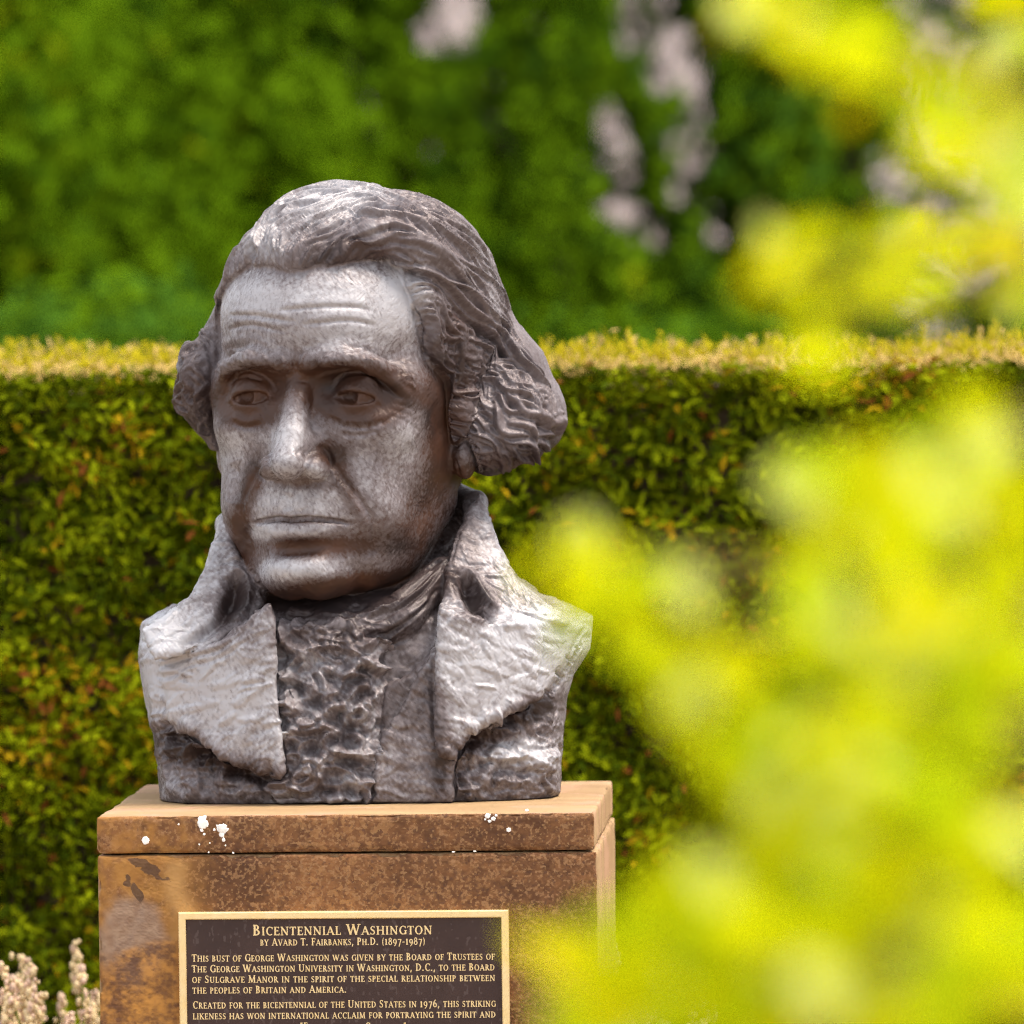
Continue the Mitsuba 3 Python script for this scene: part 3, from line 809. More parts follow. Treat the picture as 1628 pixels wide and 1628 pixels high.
def build_bust():
    v, q = mesh_field(2.45)
    v = relax(v, q, 2, 0.5)
    v2, lab, soft, sk = carve(v, q)
    col = patina_and_shade(v, lab, soft, sk)
    n = vertex_normals(v2, q)
    w = v2 * U + np.array([-234 * U, DIST, EYE - 802 * U])
    # every face goes to the part most of its corners belong to
    lab = tidy(lab, soft, q)
    fl = lab[q[:, 0]].copy()
    from scipy.sparse import coo_matrix
    from scipy.sparse.csgraph import connected_components
    for _ in range(7):                                     # stray faces join the part round them
        owner = np.zeros((len(v), len(GROUPS)), np.int16)
        for c in range(4):
            np.add.at(owner, (q[:, c], fl), 1)
        for k in range(len(GROUPS)):
            ids = np.nonzero(fl == k)[0]
            if len(ids) < 2:
                continue
            fq = q[ids]
            a, b = fq[:, [0, 1, 2]].ravel(), fq[:, [1, 2, 3]].ravel()
            _, comp = connected_components(coo_matrix((np.ones(len(a), bool), (a, b)), shape=(len(v), len(v))), directed=False)
            cf = comp[fq[:, 0]]
            size = np.bincount(cf)
            small = size[cf] < size.max() * (1.0 if k else 0.05)
            o = owner[fq[small]].sum(1)
            o[:, k] = 0
            fl[ids[small]] = np.where(o.max(1) > 0, o.argmax(1), k)
    names = {'skin': 'face', 'hair': 'hair', 'torso': 'coat', 'lapel': 'lapel', 'lapel_001': 'lapel_001', 'vest': 'coat_front', 'shirt': 'waistcoat',
             'collar': 'collar', 'collar_001': 'collar_001', 'cravat': 'neckcloth', 'jabot': 'jabot'}
    for k, g in enumerate(GROUPS):
        f = q[fl == k]
        if not len(f):
            continue
        ids, inv = np.unique(f, return_inverse=True)
        f = inv.reshape(f.shape)
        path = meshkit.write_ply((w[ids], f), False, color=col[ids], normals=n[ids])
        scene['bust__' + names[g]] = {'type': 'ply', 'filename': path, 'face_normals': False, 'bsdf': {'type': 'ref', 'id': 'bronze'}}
    tag('bust', 'large weathered bronze bust of a man with swept back wavy hair, on the stone plinth', 'bust')
    tag('bust__hair', 'swept back wavy bronze hair rolled over the ears')
    tag('bust__jabot', 'ruffled bronze shirt frill down the chest')
    tag('bust__neckcloth', 'dark folded bronze neckcloth under the chin')


def tool_marks(p, n, uv):
    w = 4 * noise(p.x * 25, p.y * 25, p.z * 25)
    a = noise(p.x * 420 + p.z * 300 + w, p.y * 200, p.z * 110 - p.x * 80)
    b = noise(p.x * 360 - p.z * 330 - w, p.y * 200, p.z * 100 + p.x * 90 + 9.0)
    t = smoothstep(0.40, 0.60, fbm(p.x * 22, p.y * 22, p.z * 22, 2))
    return (a * t + b * (1 - t)) * (0.35 + noise(p.x * 60, p.y * 60, p.z * 60))


principled('bronze', {'type': 'mesh_attribute', 'name': 'vertex_color'}, 0.50, 0.20, 0.50, bump=tool_marks, scale=0.0010, eps=5e-4)
build_bust()
# ---------------------------------------------------------------- plinth with its plaque
YAW = math.radians(3.2)
WX, DX = np.array([math.cos(YAW), -math.sin(YAW), 0]), np.array([math.sin(YAW), math.cos(YAW), 0])
PY0 = 8.976
TOP = EYE - 802 * U
PO = at(153, 1300, PY0 + 0.018)
PO[2] = TOP
PXM = PY0 / FPX
PW, PD = 0.6487, 0.585


def pl(px, py):
    """(metres from the left edge, metres below the top) on the front of the plinth for a measured point."""
    x, y = px - (py - 814) * ROLL, py + (px - 814) * ROLL
    u = (x - 147.1) * PXM
    return u, (y - 1291.9 - (x - 147.1) * 0.0059) * PXM


def to_plinth(m):
    """From (u along the front, depth, height above the plinth's top) to the world."""
    m.vertices = PO + m.vertices[:, :1] * WX + m.vertices[:, 1:2] * DX + m.vertices[:, 2:] * np.array([0, 0, 1.0])
    return m


def rough_box(lo, hi, step, amp, seed, chip=0.004):
    lo, hi = np.array(lo, float), np.array(hi, float)
    n = np.maximum(np.round((hi - lo) / step).astype(int), 1)
    V, Fq, off = [], [], 0
    for ax in range(3):
        b, c = (ax + 1) % 3, (ax + 2) % 3
        for side in (0, 1):
            g, h = np.meshgrid(np.arange(n[b] + 1), np.arange(n[c] + 1), indexing='ij')
            p = np.zeros(g.shape + (3,))
            p[..., ax] = n[ax] * side
            p[..., b], p[..., c] = g, h
            V.append(p.reshape(-1, 3))
            i = np.arange(g.size).reshape(g.shape)
            f = np.stack([i[:-1, :-1], i[1:, :-1], i[1:, 1:], i[:-1, 1:]], -1).reshape(-1, 4) + off
            Fq.append(f if side else f[:, ::-1])
            off += g.size
    V, Fq = np.concatenate(V), np.concatenate(Fq)
    key, inv = np.unique(V, axis=0, return_inverse=True)
    Fq = inv.reshape(-1)[Fq]
    p = lo + key / n * (hi - lo)
    c, half = (lo + hi) / 2, (hi - lo) / 2
    r = np.abs(p - c) - half                                        # 0 on a face, negative inside its extent
    edge = np.sort(-r, axis=1)[:, 1]                                 # distance to the nearest edge of the face
    k = np.clip(1 - edge / (step * 1.5), 0, 1)
    wear = chip * (0.35 + 1.6 * np.maximum(meshkit.fbm(p * 45, 3, seed) - 0.45, 0) * 3)
    d = np.sign(p - c) * (np.abs(r) < 1e-6)
    p = p - d * (k * wear)[:, None] + d * (amp * (meshkit.fbm(p * 60, 3, seed + 5) - 0.5))[:, None]
    return trimesh.Trimesh(p, np.vstack([Fq[:, [0, 1, 2]], Fq[:, [0, 2, 3]]]), process=False)


def stone_color(p, n, uv):
    x, y, z = p.x - float(PO[0]), p.y - float(PO[1]), p.z - float(PO[2])
    u = x * float(WX[0]) + y * float(WX[1])
    d = x * float(DX[0]) + y * float(DX[1])
    v = -z
    # clean bedded sandstone
    bed = fbm(d * 26 + fbm(u * 6, v * 4, d * 6) * 2.5, v * 6, u * 3, 3)
    clean = mix([0.225, 0.138, 0.068], [0.34, 0.232, 0.122], bed)
    clean = mix(clean, [0.36, 0.21, 0.14], smoothstep(0.55, 0.72, fbm(u * 14, d * 16, v * 12, 3)) * 0.6)
    # the brown crust of the old front face, mottled like pebbles, with ochre and dark blots
    w = fbm(u * 60, v * 60, 3.0, 2) * 0.5
    c1, c2, cr = voronoi(u * 160 + w, v * 160 + w)
    e1, e2, er = voronoi(u * 340 + w, v * 340 - w)
    big = fbm(u * 7, v * 7, 1.0, 4)
    med = fbm(u * 30, v * 30, 5.0, 3)
    crust = mix([0.082, 0.033, 0.012], [0.215, 0.095, 0.034], smoothstep(0.30, 0.72, 0.4 * big + 0.3 * med + 0.3 * fbm(u * 130, v * 130, 31.0, 3)))
    crust = mix(crust, [0.36, 0.19, 0.075], smoothstep(0.60, 0.95, cr) * smoothstep(0.40, 0.62, big) * 0.5)
    crust = mix(crust, [0.055, 0.028, 0.018], smoothstep(0.78, 1.0, er) * 0.5)
    crust = mix(crust, [0.30, 0.165, 0.075], smoothstep(0.88, 0.97, er) * 0.0 + smoothstep(0.52, 0.72, fbm(u * 330, v * 330, 9.0, 3)) * 0.65)
    # ochre area at the left, grey bloom below it, ochre foot
    och = smoothstep(0.20, 0.08, u + 0.05 * fbm(u * 9, v * 9, 2.0, 3)) * smoothstep(0.34, 0.62, 0.6 * fbm(u * 10, v * 8, 11.0, 3) + 0.4 * fbm(u * 70, v * 70, 13.0, 3))
    crust = mix(crust, mix([0.24, 0.10, 0.022], [0.43, 0.215, 0.050], fbm(u * 60, v * 60, 21.0, 3)), och * 0.9)
    strip = smoothstep(0.026, 0.002, dr.abs(u - 0.105 + 0.05 * (fbm(v * 12, u * 5, 4.0, 3) - 0.5))) * smoothstep(0.05, 0.07, v) * smoothstep(0.20, 0.15, v)
    crust = mix(crust, [0.42, 0.235, 0.08], strip * 0.8)
    gx, gv = (u - 0.045) / 0.055, (v - 0.165) / 0.06
    grey = smoothstep(1.2, 0.4, gx * gx + gv * gv + 1.2 * (fbm(u * 30, v * 30, 6.0, 3) - 0.5))
    crust = mix(crust, mix([0.16, 0.10, 0.075], [0.33, 0.24, 0.18], fbm(u * 120, v * 120, 22.0, 3)), grey * 0.8)
    foot = smoothstep(0.205, 0.235, v + 0.5 * u + 0.10 * (fbm(u * 22, v * 22, 8.0, 4) - 0.5)) * smoothstep(0.17, 0.08, u + 0.06 * (fbm(u * 30, v * 30, 18.0, 3) - 0.5))
    crust = mix(crust, mix([0.10, 0.042, 0.02], [0.45, 0.21, 0.045], smoothstep(0.28, 0.74, 0.5 * fbm(u * 44, v * 52, 12.0, 4) + 0.5 * fbm(u * 150, v * 170, 19.0, 3))), foot * 0.8)
    # two dark leaf-shaped stains near the top left of the lower block
    a, b = (u - 0.047) * 0.87 + (v - 0.093) * -0.5, (u - 0.047) * 0.5 + (v - 0.093) * 0.87
    crust = mix(crust, [0.075, 0.042, 0.025], smoothstep(1.0, 0.8, dr.square(a / 0.0070) + dr.square(b / 0.026) + 2.2 * (fbm(u * 90, v * 90, 2.0, 2) - 0.5)) * 0.85)
    a, b = (u - 0.068) * 0.9 + (v - 0.068) * 0.43, (u - 0.068) * -0.43 + (v - 0.068) * 0.9
    crust = mix(crust, [0.065, 0.035, 0.022], smoothstep(1.0, 0.75, dr.square(a / 0.028) + dr.square(b / 0.008) + 3.2 * (fbm(u * 70, v * 120, 3.0, 3) - 0.5)) * 0.8)
    depth = smoothstep(0.0065, 0.0035, d + 0.004 * (fbm(u * 80, v * 80, 14.0, 3) - 0.5))
    return mix(clean, crust, depth)


def stone_bump(p, n, uv):
    return fbm(p.x * 420, p.y * 420, p.z * 420, 3) + 0.8 * fbm(p.x * 90, p.y * 90, p.z * 90, 3)


principled('sandstone', proc(stone_color), 0.75, 0, 0.35, bump=stone_bump, scale=0.0011, eps=6e-4)
CAP = 0.0485
put('plinth__cap_slab', to_plinth(rough_box((0, 0, -CAP), (PW, PD, 0), 0.0035, 0.0010, 11, 0.003)), 'sandstone', 25)
put('plinth__shaft', to_plinth(rough_box((0.0005, 0.0005, -TOP + 0.02), (PW + 0.003, PD, -CAP - 0.0022), 0.0045, 0.0010, 12, 0.003)), 'sandstone', 25)
tag('plinth', 'brown and ochre sandstone plinth under the bronze bust, with a plaque on its front', 'plinth')
tag('plinth__cap_slab', 'thin stone slab on top of the plinth with a pale upper face')


# ---- letters: serif capitals from strokes
def _ring(cx, cy, rx, ry, tx, ty, a0=0, a1=360):
    from shapely.geometry import Polygon
    t = np.radians(np.linspace(a0, a1, 26))
    o = [(cx + rx * math.cos(k), cy + ry * math.sin(k)) for k in t]
    i = [(cx + (rx - tx) * math.cos(k), cy + (ry - ty) * math.sin(k)) for k in t]
    return Polygon(o, [i]) if a1 - a0 == 360 else Polygon(o + i[::-1])


def _bar(x0, y0, x1, y1, w):
    from shapely.geometry import LineString
    return LineString([(x0, y0), (x1, y1)]).buffer(w / 2, cap_style=2)


K, N = 0.15, 0.085                            # thick and thin strokes, for a capital one unit high


def _ser(x, y, h=0.13):
    s = 0.045 if y < 0.5 else -0.045
    return _bar(x - h, y + s * 0.6, x + h, y + s * 0.6, 0.075)


def _stem(x, w=K):
    return [_bar(x, 0, x, 1, w), _ser(x, 0), _ser(x, 1)]


GLYPHS = {
    'A': (0.78, lambda: [_bar(0.10, 0, 0.39, 1, N), _bar(0.36, 1, 0.68, 0, K), _bar(0.2, 0.33, 0.58, 0.33, N), _ser(0.10, 0), _ser(0.68, 0)]),
    'B': (0.64, lambda: _stem(0.17) + [_ring(0.27, 0.745, 0.24, 0.255, K, N, -90, 90), _ring(0.29, 0.27, 0.28, 0.27, K, N, -90, 90), _bar(0.17, 0.96, 0.28, 0.96, N), _bar(0.17, 0.51, 0.29, 0.51, N), _bar(0.17, 0.04, 0.3, 0.04, N)]),
    'C': (0.70, lambda: [_ring(0.42, 0.5, 0.37, 0.52, K, N, 48, 312), _bar(0.645, 0.72, 0.645, 0.98, 0.07)]),
    'D': (0.78, lambda: _stem(0.17) + [_ring(0.28, 0.5, 0.44, 0.5, K, N, -90, 90), _bar(0.17, 0.96, 0.29, 0.96, N), _bar(0.17, 0.04, 0.29, 0.04, N)]),
    'E': (0.60, lambda: _stem(0.17) + [_bar(0.17, 0.96, 0.52, 0.96, N), _bar(0.17, 0.52, 0.44, 0.52, N), _bar(0.17, 0.04, 0.55, 0.04, N), _bar(0.51, 0.78, 0.51, 1, 0.06), _bar(0.545, 0, 0.545, 0.24, 0.06), _bar(0.435, 0.42, 0.435, 0.62, 0.05)]),
    'F': (0.56, lambda: _stem(0.17) + [_bar(0.17, 0.96, 0.52, 0.96, N), _bar(0.17, 0.52, 0.43, 0.52, N), _bar(0.51, 0.76, 0.51, 1, 0.06), _bar(0.425, 0.42, 0.425, 0.62, 0.05)]),
    'G': (0.76, lambda: [_ring(0.42, 0.5, 0.37, 0.52, K, N, 48, 320), _bar(0.645, 0.72, 0.645, 0.98, 0.07), _bar(0.66, 0.02, 0.66, 0.42, K * 0.9), _ser(0.66, 0.43, 0.12)]),
    'H': (0.84, lambda: _stem(0.17) + _stem(0.67) + [_bar(0.17, 0.52, 0.67, 0.52, N)]),
    'I': (0.34, lambda: _stem(0.17)),
    'K': (0.76, lambda: _stem(0.17) + [_bar(0.2, 0.42, 0.58, 1, N), _bar(0.3, 0.6, 0.66, 0, K), _ser(0.58, 1), _ser(0.67, 0)]),
    'L': (0.58, lambda: _stem(0.17) + [_bar(0.17, 0.04, 0.54, 0.04, N), _bar(0.535, 0, 0.535, 0.26, 0.06)]),
    'M': (0.96, lambda: [_bar(0.14, 0, 0.18, 1, N), _bar(0.18, 1, 0.47, 0.05, K), _bar(0.47, 0.05, 0.76, 1, N), _bar(0.78, 0, 0.76, 1, K), _ser(0.14, 0), _ser(0.79, 0), _ser(0.14, 1, 0.08), _ser(0.8, 1, 0.08)]),
    'N': (0.84, lambda: [_bar(0.16, 0, 0.16, 1, N), _bar(0.14, 0.98, 0.68, 0.02, K), _bar(0.68, 0, 0.68, 1, N), _ser(0.16, 0), _ser(0.68, 1), _ser(0.12, 1, 0.08)]),
    'O': (0.80, lambda: [_ring(0.4, 0.5, 0.37, 0.52, K, N)]),
    'P': (0.60, lambda: _stem(0.17) + [_ring(0.27, 0.71, 0.28, 0.29, K, N, -90, 90), _bar(0.17, 0.96, 0.28, 0.96, N), _bar(0.17, 0.46, 0.28, 0.46, N)]),
    'R': (0.70, lambda: _stem(0.17) + [_ring(0.27, 0.73, 0.26, 0.27, K, N, -90, 90), _bar(0.17, 0.96, 0.28, 0.96, N), _bar(0.17, 0.5, 0.28, 0.5, N), _bar(0.32, 0.5, 0.62, 0.02, K), _ser(0.63, 0, 0.08)]),
    'S': (0.54, lambda: [_ring(0.27, 0.74, 0.21, 0.27, N * 1.2, N, 40, 270), _ring(0.26, 0.26, 0.23, 0.275, N * 1.3, N, -140, 90), _bar(0.14, 0.64, 0.40, 0.4, K), _bar(0.43, 0.78, 0.43, 0.98, 0.06), _bar(0.07, 0.02, 0.07, 0.24, 0.06)]),
    'T': (0.66, lambda: _stem(0.33)[:2] + [_bar(0.03, 0.96, 0.63, 0.96, N), _bar(0.05, 0.76, 0.05, 1, 0.06), _bar(0.61, 0.76, 0.61, 1, 0.06)]),
    'U': (0.80, lambda: [_bar(0.17, 0.32, 0.17, 1, K), _bar(0.64, 0.32, 0.64, 1, N), _ring(0.4, 0.34, 0.305, 0.36, K, N, 180, 300), _ring(0.4, 0.34, 0.28, 0.36, N, N, 290, 360), _ser(0.17, 1), _ser(0.64, 1)]),
    'V': (0.76, lambda: [_bar(0.10, 1, 0.40, 0, K), _bar(0.38, 0, 0.66, 1, N), _ser(0.10, 1), _ser(0.66, 1)]),
    'W': (1.10, lambda: [_bar(0.10, 1, 0.34, 0, K), _bar(0.33, 0, 0.56, 0.98, N), _bar(0.53, 0.98, 0.77, 0, K), _bar(0.76, 0, 0.99, 1, N), _ser(0.10, 1), _ser(0.54, 1, 0.1), _ser(0.99, 1)]),
    'Y': (0.72, lambda: [_bar(0.09, 1, 0.37, 0.45, K), _bar(0.36, 0.45, 0.62, 1, N), _bar(0.365, 0, 0.365, 0.48, K), _ser(0.365, 0), _ser(0.09, 1), _ser(0.62, 1)]),
    '1': (0.40, lambda: [_bar(0.21, 0, 0.21, 0.8, K), _ser(0.21, 0), _bar(0.08, 0.68, 0.22, 0.78, N)]),
    '6': (0.56, lambda: [_ring(0.28, 0.30, 0.24, 0.32, K * 0.8, N), _ring(0.52, 0.34, 0.48, 0.72, K * 0.8, N, 108, 180)]),
    '7': (0.54, lambda: [_bar(0.06, 0.72, 0.5, 0.72, N * 1.2), _bar(0.47, 0.74, 0.2, -0.24, K * 0.8)]),
    '8': (0.56, lambda: [_ring(0.28, 0.72, 0.2, 0.25, K * 0.7, N), _ring(0.28, 0.25, 0.25, 0.28, K * 0.8, N)]),
    '9': (0.56, lambda: [_ring(0.28, 0.48, 0.24, 0.31, K * 0.8, N), _ring(0.04, 0.44, 0.48, 0.70, K * 0.8, N, -72, 0)]),
    '.': (0.28, lambda: [_ring(0.12, 0.07, 0.09, 0.09, 0.08, 0.08)]),
    ',': (0.28, lambda: [_bar(0.16, 0.14, 0.08, -0.2, 0.12)]),
    '-': (0.40, lambda: [_bar(0.05, 0.36, 0.34, 0.36, 0.11)]),
    '(': (0.36, lambda: [_ring(0.42, 0.42, 0.32, 0.66, 0.1, 0.03, 120, 240)]),
    ')': (0.36, lambda: [_ring(-0.06, 0.42, 0.32, 0.66, 0.1, 0.03, -60, 60)]),
    '"': (0.42, lambda: [_bar(0.12, 1.02, 0.08, 0.76, 0.10), _bar(0.28, 1.02, 0.24, 0.76, 0.10)]),
    ' ': (0.30, lambda: []),
}
_glyph_cache = {}


def glyph(ch):
    from shapely import union_all
    if ch not in _glyph_cache:
        w, fn = GLYPHS[ch]
        g = union_all([x.buffer(0) for x in fn()]).simplify(0.008) if fn() else None
        ms = [trimesh.creation.extrude_polygon(x, 1.0, engine='earcut') for x in getattr(g, 'geoms', [g])] if g is not None else []
        _glyph_cache[ch] = (w, trimesh.util.concatenate(ms) if ms else None)
    return _glyph_cache[ch]


def text_line(text, cap_h, small_h, width=None, depth=0.0016):
    """Small capitals: lower case letters are capitals at the smaller height. Lies in the xy plane from the origin."""
    x, ms = 0.0, []
    for ch in text:
        h = small_h if ch.islower() else cap_h
        w, m = glyph(ch.upper())
        if m is not None:
            m = m.copy()
            m.apply_scale([h, h, depth])
            m.apply_translation([x, 0, 0])
            ms.append(m)
        x += (w + 0.06) * h
    m = trimesh.util.concatenate(ms)
    if width:
        m.apply_scale([width / x, 1, 1])
    return m


def frame_mesh(u0, u1, v0, v1, wd, d0, d1, ch):
    """A picture-frame moulding with a bevelled inner edge: front at depth d0."""
    def loop(o, d):
        return [(u0 + o, d, -v0 - o), (u1 - o, d, -v0 - o), (u1 - o, d, -v1 + o), (u0 + o, d, -v1 + o)]
    V = loop(0, d1) + loop(0, d0 + ch) + loop(ch, d0) + loop(wd - ch, d0) + loop(wd, d0 + ch) + loop(wd, d1)
    Fq = []
    for k in range(5):
        for i in range(4):
            j = (i + 1) % 4
            Fq.append([4 * k + i, 4 * k + j, 4 * k + 4 + j, 4 * k + 4 + i])
    return trimesh.Trimesh(V, [t for f in Fq for t in ([f[0], f[2], f[1]], [f[0], f[3], f[2]])], process=False)


u0, v0 = pl(285.5, 1452)
u1, _ = pl(812.5, 1445.5)
v1 = v0 + 0.37


def plaque_brown(p, n, uv):
    a = fbm(p.x * 40, p.z * 40, 2.0, 3)
    b = smoothstep(0.70, 0.78, fbm(p.x * 260, p.z * 140, 5.0, 2))
    return mix(mix([0.034, 0.018, 0.016], [0.050, 0.028, 0.024], a), [0.12, 0.09, 0.085], b * 0.35)


principled('plaque_enamel', proc(plaque_brown), 0.45, 0, 0.3)
principled('brass', proc(lambda p, n, uv: mix([0.84, 0.64, 0.30], [0.90, 0.73, 0.42], fbm(p.x * 90, p.z * 90, 1.0, 3))), 0.42, 0.75, 0.5)
put('plaque__panel', to_plinth(trimesh.Trimesh([(u0 + 0.004, -0.006, -v0 - 0.004), (u1 - 0.004, -0.006, -v0 - 0.004), (u1 - 0.004, -0.006, -v1 + 0.004), (u0 + 0.004, -0.006, -v1 + 0.004)], [[0, 2, 1], [0, 3, 2]])), 'plaque_enamel')
put('plaque__border', to_plinth(frame_mesh(u0, u1, v0, v1, 0.0095, -0.011, 0.004, 0.0012)), 'brass')
LINES = [('Bicentennial Washington', 404, 692, 1489, 16.8, 13.4), ('by Avard T. Fairbanks, Ph.D. (1897-1987)', 416, 681, 1505.4, 11.6, 9.4),
         ('This bust of George Washington was given by the Board of Trustees of', 306.5, 791.4, 1531, 11.6, 9.4), ('The George Washington University in Washington, D.C., to the Board', 306.5, 791.4, 1548, 11.6, 9.4),
         ('of Sulgrave Manor in the spirit of the special relationship between', 307, 792, 1565, 11.6, 9.4), ('the peoples of Britain and America.', 307.5, 555, 1582, 11.6, 9.4),
         ('Created for the bicentennial of the United States in 1976, this striking', 308, 793, 1606, 11.6, 9.4), ('likeness has won international acclaim for portraying the spirit and', 308, 793, 1623.2, 11.6, 9.4)]
for k, (s, xa, xb, yb, hc, hs) in enumerate(LINES):
    m = text_line(s, hc * PXM, hs * PXM, (xb - xa) * PXM)
    a, b = pl(xa, yb)
    m.vertices = np.stack([m.vertices[:, 0] + a, -0.0055 - m.vertices[:, 2], m.vertices[:, 1] - b], -1)
    m.faces = m.faces[:, ::-1] if np.linalg.det(np.array([[1, 0, 0], [0, 0, 1], [0, -1, 0]])) < 0 else m.faces
    put('plaque__lettering' + ('_%03d' % k if k else ''), to_plinth(m), 'brass')
for k, (s, xa) in enumerate([('"F', 480), ('C', 584), ('"', 645)]):
    m = text_line(s, 11.6 * PXM, 9.4 * PXM)
    a, b = pl(xa, 1640)
    m.vertices = np.stack([m.vertices[:, 0] + a, -0.0055 - m.vertices[:, 2], m.vertices[:, 1] - b], -1)
    put('plaque__lettering_%03d' % (len(LINES) + k), to_plinth(m), 'brass')
tag('plaque', 'dark brown metal plaque with brass border and raised lettering on the front of the plinth', 'plaque')


# ---- bird droppings and lichen spots on the cap slab
def splat(pts, seed, thick=0.0004):
    """Flat spots with a ragged round outline and a low dome, given as (px, py, radius in px, stretch)."""
    r, ms = np.random.default_rng(seed), []
    for px, py, rad, st in pts:
        a, b = pl(px, py)
        k = 22 if rad > 4 else 9
        t = np.linspace(0, 2 * np.pi, k, endpoint=False)
        rr = 1.15 * rad * PXM * (1 + r.normal(0, 0.10, k))
        V = [(a, -thick - 0.0010, -b)]
        for f, h in ((0.6, thick), (1.0, -0.003)):
            V += [(a + f * x * math.cos(y), -h - 0.0009, -b + f * x * st * math.sin(y)) for x, y in zip(rr, t)]
        Fc = [[0, 1 + i, 1 + (i + 1) % k] for i in range(k)]
        for i in range(k):
            j = (i + 1) % k
            Fc += [[1 + i, 1 + k + i, 1 + k + j], [1 + i, 1 + k + j, 1 + j]]
        ms.append(trimesh.Trimesh(V, Fc, process=False))
    return to_plinth(trimesh.util.concatenate(ms))


principled('chalk_white', (0.80, 0.79, 0.76), 0.8)
put('bird_dropping', splat([(232, 1338, 7.0, 1.1)], 1), 'chalk_white', 40, 'single round white bird dropping near the left end of the stone cap slab', 'bird dropping')
put('bird_dropping_001', splat([(324, 1311, 10.2, 1.0), (322, 1322, 3.2, 1), (326, 1328, 2.4, 1), (285, 1312, 1.8, 1), (318, 1344, 1.6, 1), (333, 1357, 1.5, 1)], 2), 'chalk_white', 40, 'white bird dropping on the cap slab, left one of the close pair', 'bird dropping')
put('bird_dropping_002', splat([(355, 1319, 10.4, 0.95), (354, 1329, 5, 1), (357, 1337, 3.0, 1.4), (342, 1321, 2.6, 1), (335, 1342, 1.6, 1), (360, 1346, 1.6, 1), (372, 1358, 1.6, 1)], 3), 'chalk_white', 40, 'white bird dropping on the cap slab with drips below, right one of the close pair', 'bird dropping')
put('bird_dropping_003', splat([(779, 1300, 4.6, 0.9), (788, 1304, 4.4, 0.9), (782, 1308, 3.6, 0.8), (775, 1305, 2.0, 1), (792, 1299, 2, 1)], 4), 'chalk_white', 40, 'patchy white dropping at the right upper edge of the cap slab', 'bird dropping')
put('bird_dropping_004', splat([(812.5, 1322, 4.6, 0.95), (841, 1291, 3.0, 0.7), (724, 1357, 2.6, 0.5), (758, 1356, 2.4, 0.5)], 5), 'chalk_white', 40, 'small white dropping low on the right part of the cap slab', 'bird dropping')

# ---------------------------------------------------------------- ground
def ground_color(p, n, uv):
    return mix([0.16, 0.12, 0.085], [0.34, 0.27, 0.20], fbm(p.x * 30, p.y * 30, 0.0, 4)) * (0.7 + 0.6 * fbm(p.x * 2, p.y * 2, 4.0, 3))


principled('gravel_earth', proc(ground_color), 0.95)
put('ground', trimesh.Trimesh([(-400, -100, 0), (400, -100, 0), (400, 900, 0), (-400, 900, 0)], [[0, 1, 2], [0, 2, 3]]), 'gravel_earth', kind='structure')


# ---------------------------------------------------------------- leaves
def leaf_cloud(pos, nrm, length, width, r, axis=None, fold=0.25):
    """Many folded pointed leaves (4 triangles each) at pos, facing about nrm; one mesh."""
    n = len(pos)
    nrm = nrm / (np.linalg.norm(nrm, axis=1, keepdims=True) + 1e-9)
    a = r.normal(size=(n, 3)) if axis is None else axis + 0.0
    a = a - (a * nrm).sum(1, keepdims=True) * nrm
    a /= np.linalg.norm(a, axis=1, keepdims=True) + 1e-9
    b = np.cross(nrm, a)
    ln, wd = np.broadcast_to(length, n)[:, None], np.broadcast_to(width, n)[:, None]
    base = pos - a * ln * 0.5
    tip = pos + a * ln * 0.5 - nrm * ln * 0.12
    mid = pos + a * ln * 0.05 - nrm * wd * fold * 0.5
    lft, rgt = pos - a * ln * 0.02 + b * wd * 0.5 + nrm * wd * fold * 0.5, pos - a * ln * 0.02 - b * wd * 0.5 + nrm * wd * fold * 0.5
    V = np.stack([base, lft, tip, rgt, mid], 1).reshape(-1, 3)
    f = np.array([[0, 4, 1], [1, 4, 2], [0, 3, 4], [3, 2, 4]])
    Fc = (np.arange(n)[:, None, None] * 5 + f).reshape(-1, 3)
    return trimesh.Trimesh(V, Fc, process=False)


def leaf_bsdf(key, c, trans=0.5, rough=0.45, spec=0.5):
    scene[key] = {'type': 'principledthin', 'base_color': {'type': 'rgb', 'value': list(c)}, 'roughness': rough, 'diff_trans': trans, 'spec_trans': 0.0, 'eta': 1.4}


leaf_bsdf('yew_green', (0.13, 0.17, 0.004), 0.55)
leaf_bsdf('yew_dark', (0.060, 0.090, 0.004), 0.5)
leaf_bsdf('yew_lime', (0.27, 0.32, 0.006), 0.65)
leaf_bsdf('yew_amber', (0.46, 0.30, 0.010), 0.6)
leaf_bsdf('yew_rust', (0.26, 0.085, 0.02), 0.4)
leaf_bsdf('shoot_gold', (0.52, 0.44, 0.02), 0.7)
leaf_bsdf('shoot_tan', (0.58, 0.42, 0.15), 0.5)
principled('yew_twigs', proc(lambda p, n, uv: mix([0.05, 0.035, 0.02], [0.10, 0.07, 0.04], fbm(p.x * 40, p.y * 40, p.z * 40, 2))), 0.95)

# ---------------------------------------------------------------- the clipped hedge
HY, HZ, HX = 10.60, 1.530, 4.5


